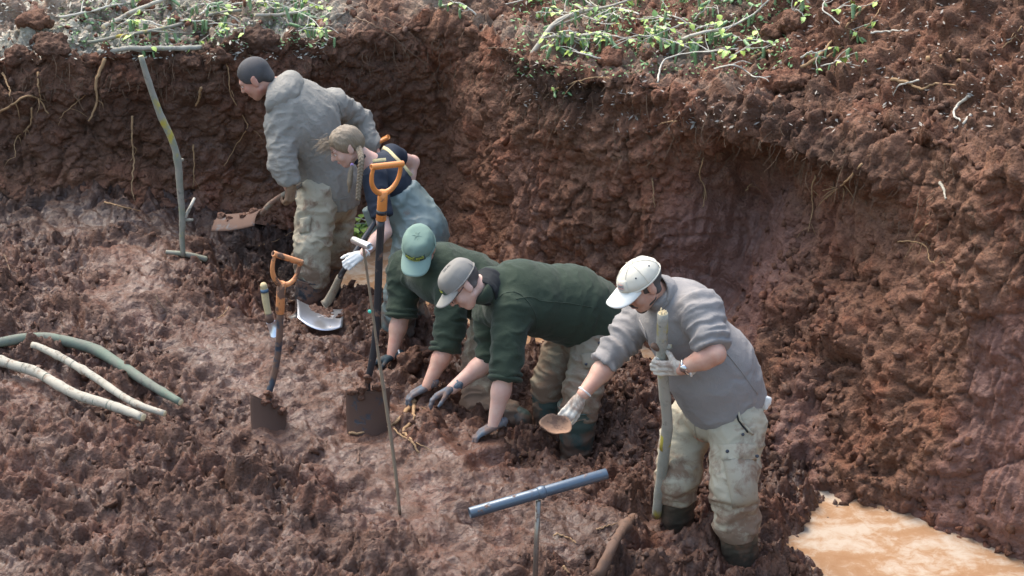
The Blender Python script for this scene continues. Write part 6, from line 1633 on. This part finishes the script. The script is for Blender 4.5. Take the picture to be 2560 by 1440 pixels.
RT = [([(2322, 147), (2360, 145), (2400, 149), (2422, 152)], .017, 'short thick brown stick lying level on the upper right bank', M_ROOT, 'stick', 'stick', 0),
      ([(2230, 196), (2270, 206), (2308, 222), (2340, 212), (2392, 214)], .010, 'wavy orange brown root below the short thick stick', M_ROOT, 'root', 'root', 2),
      ([(2424, 236), (2400, 262), (2384, 288), (2398, 308)], .010, 'pale curved stick on the far right bank', M_TWIG, 'stick', 'stick', 0),
      ([(2432, 291), (2405, 312), (2380, 331)], .010, 'pale straight stick under the curved stick on the right bank', M_TWIG, 'stick', 'stick', 0),
      ([(2305, 200), (2250, 215), (2240, 240)], .006, 'thin grey stick near the wavy root', M_TWIG, 'stick', 'stick', 1),
      ([(2180, 82), (2220, 83), (2262, 80)], .007, 'thin pale stick lying under the dark hollow at upper right', M_TWIG, 'stick', 'stick', 0),
      ([(2000, 168), (2045, 142), (2085, 100), (2120, 62), (2150, 30), (2190, 3)], .011, 'thick root running up the bank at upper right', M_ROOT, 'root', 'root', 5),
      ([(2050, 150), (2100, 120), (2150, 85), (2185, 50), (2205, 12)], .006, 'thin root beside the thick root running up the bank', M_ROOT, 'root', 'root', 4),
      ([(2108, 170), (2112, 140), (2118, 110)], .005, 'short upright rootlet under the thick root at upper right', M_ROOT_D, 'root', 'root', 1),
      ([(2555, 70), (2530, 95), (2505, 125)], .005, 'thin root at the right edge of the bank', M_ROOT, 'root', 'root', 2),
      ([(2350, 460), (2362, 478), (2366, 500)], .010, 'white broken stick end sticking out of the wall on the right', M_BIRCH, 'stick', 'stick', 0),
      ([(1225, 118), (1255, 122), (1285, 125)], .006, 'short dark root on the rim left of the cut branch', M_ROOT_D, 'root', 'root', 1),
      ([(1365, 160), (1410, 165), (1465, 172)], .010, 'brown root under the thick cut branch', M_ROOT_D, 'root', 'root', 2),
      ([(1380, 225), (1430, 205), (1490, 195), (1530, 198)], .006, 'long thin root arching along the rim above the catkin spray', M_ROOT, 'root', 'root', 3),
      ([(1880, 150), (1910, 132), (1940, 128)], .011, 'bent orange root by the big soil clod', M_ROOT, 'root', 'root', 0),
      ([(890, 45), (930, 62), (980, 90), (1030, 130), (1070, 165)], .005, 'long thin whip hanging in the corner of the pit', M_ROOT_D, 'root', 'root', 1),
      ([(925, 30), (960, 45), (1010, 75), (1055, 110)], .005, 'second thin whip above the long one in the corner', M_ROOT_D, 'root', 'root', 1),
      ([(1180, 30), (1160, 85), (1150, 130)], .004, 'thin dark root hanging down from the rim at centre', M_ROOT_D, 'root', 'root', 1)]
for i, (pl_, r_, lb, mt, ct, nm, sd2) in enumerate(RT): root_(pl_, r_, lb, mt, cat=ct, name=nm, side=sd2, seed=300 + i, lift=.014)
HG = [([(1758, 385), (1750, 430), (1757, 470), (1762, 520)], .005, 'thin forked root hanging under the overhang nearest the dark cleft', 3),
      ([(1640, 440), (1636, 480), (1632, 520)], .004, 'fine root hanging beside the dark cleft in the wall', 1),
      ([(2040, 430), (2036, 470), (2030, 530), (2022, 582)], .005, 'long root hanging straight down under the overhang', 3),
      ([(2150, 412), (2120, 440), (2096, 468), (2070, 500)], .007, 'pale hairy root slanting out of the wall under the overhang', 7),
      ([(2250, 610), (2285, 605), (2315, 622), (2340, 655), (2372, 662)], .004, 'wavy pale root crossing the purple cut face', 3),
      ([(2330, 560), (2300, 600), (2270, 650)], .003, 'fine root on the wall right of the purple cut face', 1),
      ([(1860, 470), (1875, 462), (1884, 455)], .004, 'short pale rootlet on the purple cut face', 1),
      ([(1690, 300), (1672, 302), (1640, 306)], .004, 'light straw lying across the wall', 0),
      ([(0, 180), (15, 200), (24, 232), (28, 240)], .008, 'orange root at the left edge of the back wall', 0),
      ([(0, 278), (30, 258), (62, 244), (98, 252), (118, 285)], .010, 'arched brown root on the dark back wall at far left', 4),
      ([(75, 262), (68, 310), (50, 350), (36, 395)], .006, 'thin forked root below the arched brown root', 4),
      ([(96, 185), (98, 215), (103, 250)], .008, 'short grey stub on the back wall at far left', 0),
      ([(260, 148), (250, 205), (238, 250), (222, 302)], .013, 'stout brown root leaning on the dark back wall', 1),
      ([(325, 282), (330, 340), (331, 400), (333, 445), (322, 465), (340, 490)], .008, 'long root hanging straight down between stout root and upright stick', 4),
      ([(215, 240), (175, 275), (150, 295)], .004, 'fine root slanting left of the stout brown root', 2),
      ([(502, 222), (492, 240), (484, 258)], .011, 'pale cut stub sticking out of the back wall', 0),
      ([(555, 140), (565, 190), (575, 240), (612, 290), (618, 320), (585, 370), (560, 412)], .005, 'long fine root curving down the wall beside the anorak', 3),
      ([(480, 362), (484, 420), (486, 480)], .006, 'dark root hanging behind the upright stick', 1),
      ([(265, 510), (305, 520), (345, 533)], .006, 'mossy thin stick on the mud at the foot of the back wall', 0),
      ([(642, 618), (690, 602), (740, 580)], .004, 'thin root lying on the mud beside the beige trousers', 0)]
for i, (pl_, r_, lb, sd2) in enumerate(HG): root_(pl_, r_, lb, M_ROOT if i % 3 else M_ROOT, cat='root', side=sd2, seed=400 + i, lift=.028)
FR = [([(872, 1087), (905, 1086), (945, 1082), (985, 1062), (998, 1048)], .008, 'pale curved root lying in front of the tall spade', M_ROOT, 2),
      ([(1042, 1000), (1022, 1025), (1000, 1050), (988, 1062)], .017, 'thick broken root end beside the blue gloves', M_ROOT, 2),
      ([(1033, 985), (1037, 1015), (1036, 1045)], .014, 'upright broken root stub beside the blue gloves', M_ROOT, 3),
      ([(1030, 1060), (1012, 1080), (1030, 1105), (1050, 1135)], .011, 'pale bent root in the mud left of the front glove', M_ROOT, 2),
      ([(985, 1075), (1010, 1095), (1045, 1110), (1080, 1130)], .005, 'thin root running past the pale bent root', M_ROOT, 1),
      ([(895, 1162), (898, 1135), (902, 1115)], .007, 'small upright twig in the mud under the tall spade', M_STUB, 0),
      ([(1300, 1145), (1322, 1135), (1342, 1125)], .003, 'orange straw on the mud below the front glove', M_ROOT, 0),
      ([(1382, 1345), (1395, 1338), (1420, 1348), (1440, 1360)], .005, 'thin bent root in the mud under the large probe', M_ROOT, 2),
      ([(1410, 1420), (1416, 1428), (1422, 1436)], .008, 'short pale root end at the bottom of the mud', M_ROOT, 0),
      ([(1490, 1325), (1515, 1318), (1545, 1308)], .004, 'thin straw beside the muddy branch stub', M_ROOT, 0),
      ([(690, 745), (705, 780), (700, 800)], .004, 'thin orange rootlet beside the trowel', M_ROOT, 1),
      ([(390, 740), (400, 760), (420, 782)], .004, 'thin twig in the mud left of the trowel', M_ROOT_D, 1),
      ([(545, 800), (560, 790), (572, 770)], .004, 'thin bent twig in the mud at centre left', M_ROOT, 1),
      ([(8, 640), (18, 665), (20, 690)], .005, 'small root on the mud at the left edge', M_ROOT_D, 1)]
for i, (pl_, r_, lb, mt, sd2) in enumerate(FR): root_(pl_, r_, lb, mt, cat='root', side=sd2, seed=500 + i, lift=.010)
# big clods that can be told apart
def big_clod(px, py, rx, ry, rz, label, seed, lift=0.0, mat=None, dark=.2, name='soil_clod'):
    p, n = hit(px, py); c = p + np.array([0, ry * .6, rz * .35 + lift]); rn = np.random.default_rng(seed)
    pr = [ell_(c, np.eye(3), (rx, ry, rz))] + [ell_(c + rn.uniform(-.7, .7, 3) * np.array([rx, ry, rz]), np.eye(3), np.array([rx, ry, rz]) * rn.uniform(.35, .6)) for _ in range(6)]
    F, lo = sdf_grid(pr, .009, .02); V, Q = surface_nets(F, lo, .009); nn_ = vert_normals(V, Q)
    V = V + nn_ * (.05 * np.abs(noise3(*(V * 11).T, seed)) + .03 * np.abs(noise3(*(V * 26).T, seed + 1)) + .016 * np.abs(noise3(*(V * 55).T, seed + 2)) - .022)[:, None]
    me = mk_mesh(name, V, Q)
    set_attr(me, 'wet', np.full(len(V), .1)); set_attr(me, 'litter', np.zeros(len(V))); set_attr(me, 'dark', np.full(len(V), dark))
    return tag(link(name, me, mat or M_WALL), label, 'clod')
big_clod(1968, 225, .155, .10, .075, 'largest red brown soil clod lying on the rim at right of centre', 1)
big_clod(1990, 75, .10, .09, .075, 'knobbly reddish clod at the top above the largest clod', 2); big_clod(1930, 92, .07, .06, .05, 'small reddish clod left of the knobbly one', 3)
big_clod(1530, 160, .075, .06, .06, 'brown clod among leaves under the thick cut branch', 4); big_clod(1620, 150, .05, .05, .045, 'small dark clod among the leaves right of centre', 5); big_clod(1655, 125, .05, .045, .04, 'smallest dark clod between the twigs on the bank', 6)
big_clod(1600, 95, .045, .05, .04, 'cone shaped red clod in the leaves near the top', 7)
big_clod(640, 125, .15, .10, .10, 'dark fibrous root clump on the rim right of the log', 8, dark=.75, name='root_clump'); big_clod(130, 140, .11, .08, .08, 'rounded dark clod on the rim at far left', 9, dark=.6)
big_clod(80, 65, .13, .09, .05, 'low reddish clod on the pale ground at far left', 10); big_clod(375, 28, .10, .08, .06, 'reddish clod between the branches at upper left', 11)
big_clod(1025, 930, .075, .07, .085, 'upright dark lump of mud behind the dark glove', 12, dark=.35, mat=M_CLOD)
big_clod(855, 640, .11, .12, .16, 'tall mound of earth left standing beside the water', 13, dark=.3, mat=M_CLOD)
big_clod(1272, 1155, .03, .03, .025, 'small round clod on the mud below the front glove', 14, mat=M_CLOD)
for i_, (x_, y_, r_, lb_) in enumerate([(40, 150, .07, 'dark crumbly clod hanging on the rim at the left edge'), (225, 160, .06, 'dark clod on the rim below the left end of the log'), (330, 172, .05, 'small dark clod on the rim just left of the upright stick'), (470, 170, .075, 'dark rooty clod on the rim between the upright stick and the cropped hair'),
        (545, 150, .06, 'dark clod on the rim left of the fibrous root clump'), (740, 120, .06, 'brown clod on the rim above the hood'), (850, 110, .07, 'brown clod on the rim above the fair plaits')]):
    big_clod(x_, y_, r_ * 1.25, r_, r_ * .8, lb_, 30 + i_, dark=.6)
# fine roots fringing the overhang and the top of the back wall
B_ = Bag(); rs = np.random.default_rng(9)
for _ in range(900):
    i = rs.integers(0, SHD.shape[0]); t_ = rs.uniform(.74, .98); j = int(t_ * (nT - 1)); p = SHD[i, j] + nrm[i, j] * .004
    if abs(p[0]) > .27 * p[1] + .2 or p[1] < 7.6: continue
    ln = rs.lognormal(-2.9, .5); d = np.array([rs.normal(0, .25), rs.normal(0, .25) - .15, -1]) + nrm[i, j] * .25; d = unit(d)
    c = spline([p, p + d * ln * .5 + rs.normal(0, .010, 3), p + d * ln + rs.normal(0, .02, 3)], 5)
    B_.add(*tube(c, [.0026, .0022, .0018, .0014, .0008], 4, cap=False))
tag(link('root_fibres', B_.mesh('root_fibres'), M_ROOT_D), 'fine roots hanging from the rim of the pit', kind='stuff')
# leaf and wood litter over the upper ground
def litter(name, n, box, mat, label, seed, s0, s1, thin=.35):
    rs = np.random.default_rng(seed); V = []; n_ok = 0
    for _ in range(n):
        x_, y_ = rs.uniform(box[0], box[1]), rs.uniform(max(2, box[2]), box[3])
        p, nn_ = hit(x_, y_, .008)
        if p[2] < 1.1: continue
        a_ = rs.uniform(0, 6.28); u_ = np.array([math.cos(a_), math.sin(a_), rs.normal(0, .35)]); v_ = np.array([-math.sin(a_), math.cos(a_), rs.normal(0, .5)]) * thin; s_ = rs.uniform(s0, s1)
        V += [p - u_ * s_, p - v_ * s_, p + u_ * s_, p + v_ * s_]; n_ok += 1
    me = mk_mesh(name, np.array(V), np.arange(n_ok * 4).reshape(-1, 4), smooth=False)
    return tag(link(name, me, mat), label, kind='stuff')
litter('leaf_litter', 1300, (0, 820, 2, 150), plain('dry_chips', (.42, .39, .32), .8), 'pale wood chips and dead leaves on the left bank', 1, .006, .026, .35)
litter('green_litter', 900, (150, 820, 2, 120), plain('green_bits', (.20, .33, .14), .7), 'scattered green leaf bits on the left bank', 2, .006, .02, .45)
litter('green_litter', 1300, (1280, 1980, 2, 190), plain('green_bits_centre', (.16, .30, .12), .7), 'scattered green leaf bits and catkin flakes on the centre bank', 3, .006, .02, .45)
litter('leaf_litter', 1200, (1250, 2560, 2, 330), plain('grey_chips', (.28, .25, .215), .8), 'scattered grey leaves and chips on the right bank', 4, .005, .022, .35)
# greenery at the far end of the trench
for k in range(5):
    p0 = P(905 + k * 12, 590 + (k % 2) * 15, 12.55); leafy([p0, p0 + np.array([vr.uniform(-.15, .1), -.02, .08]), p0 + np.array([vr.uniform(-.3, .2), vr.uniform(-.1, .05), vr.uniform(.08, .2)])], .006, .003, 'leafy sprig growing at the far end of the trench behind the waders', 12, 4, 3, M_TWIG, 'sprigs at the far end of the trench', 700 + k, .05, name='leafy_sprig')
print('vegetation', round(time.time() - T0, 1))
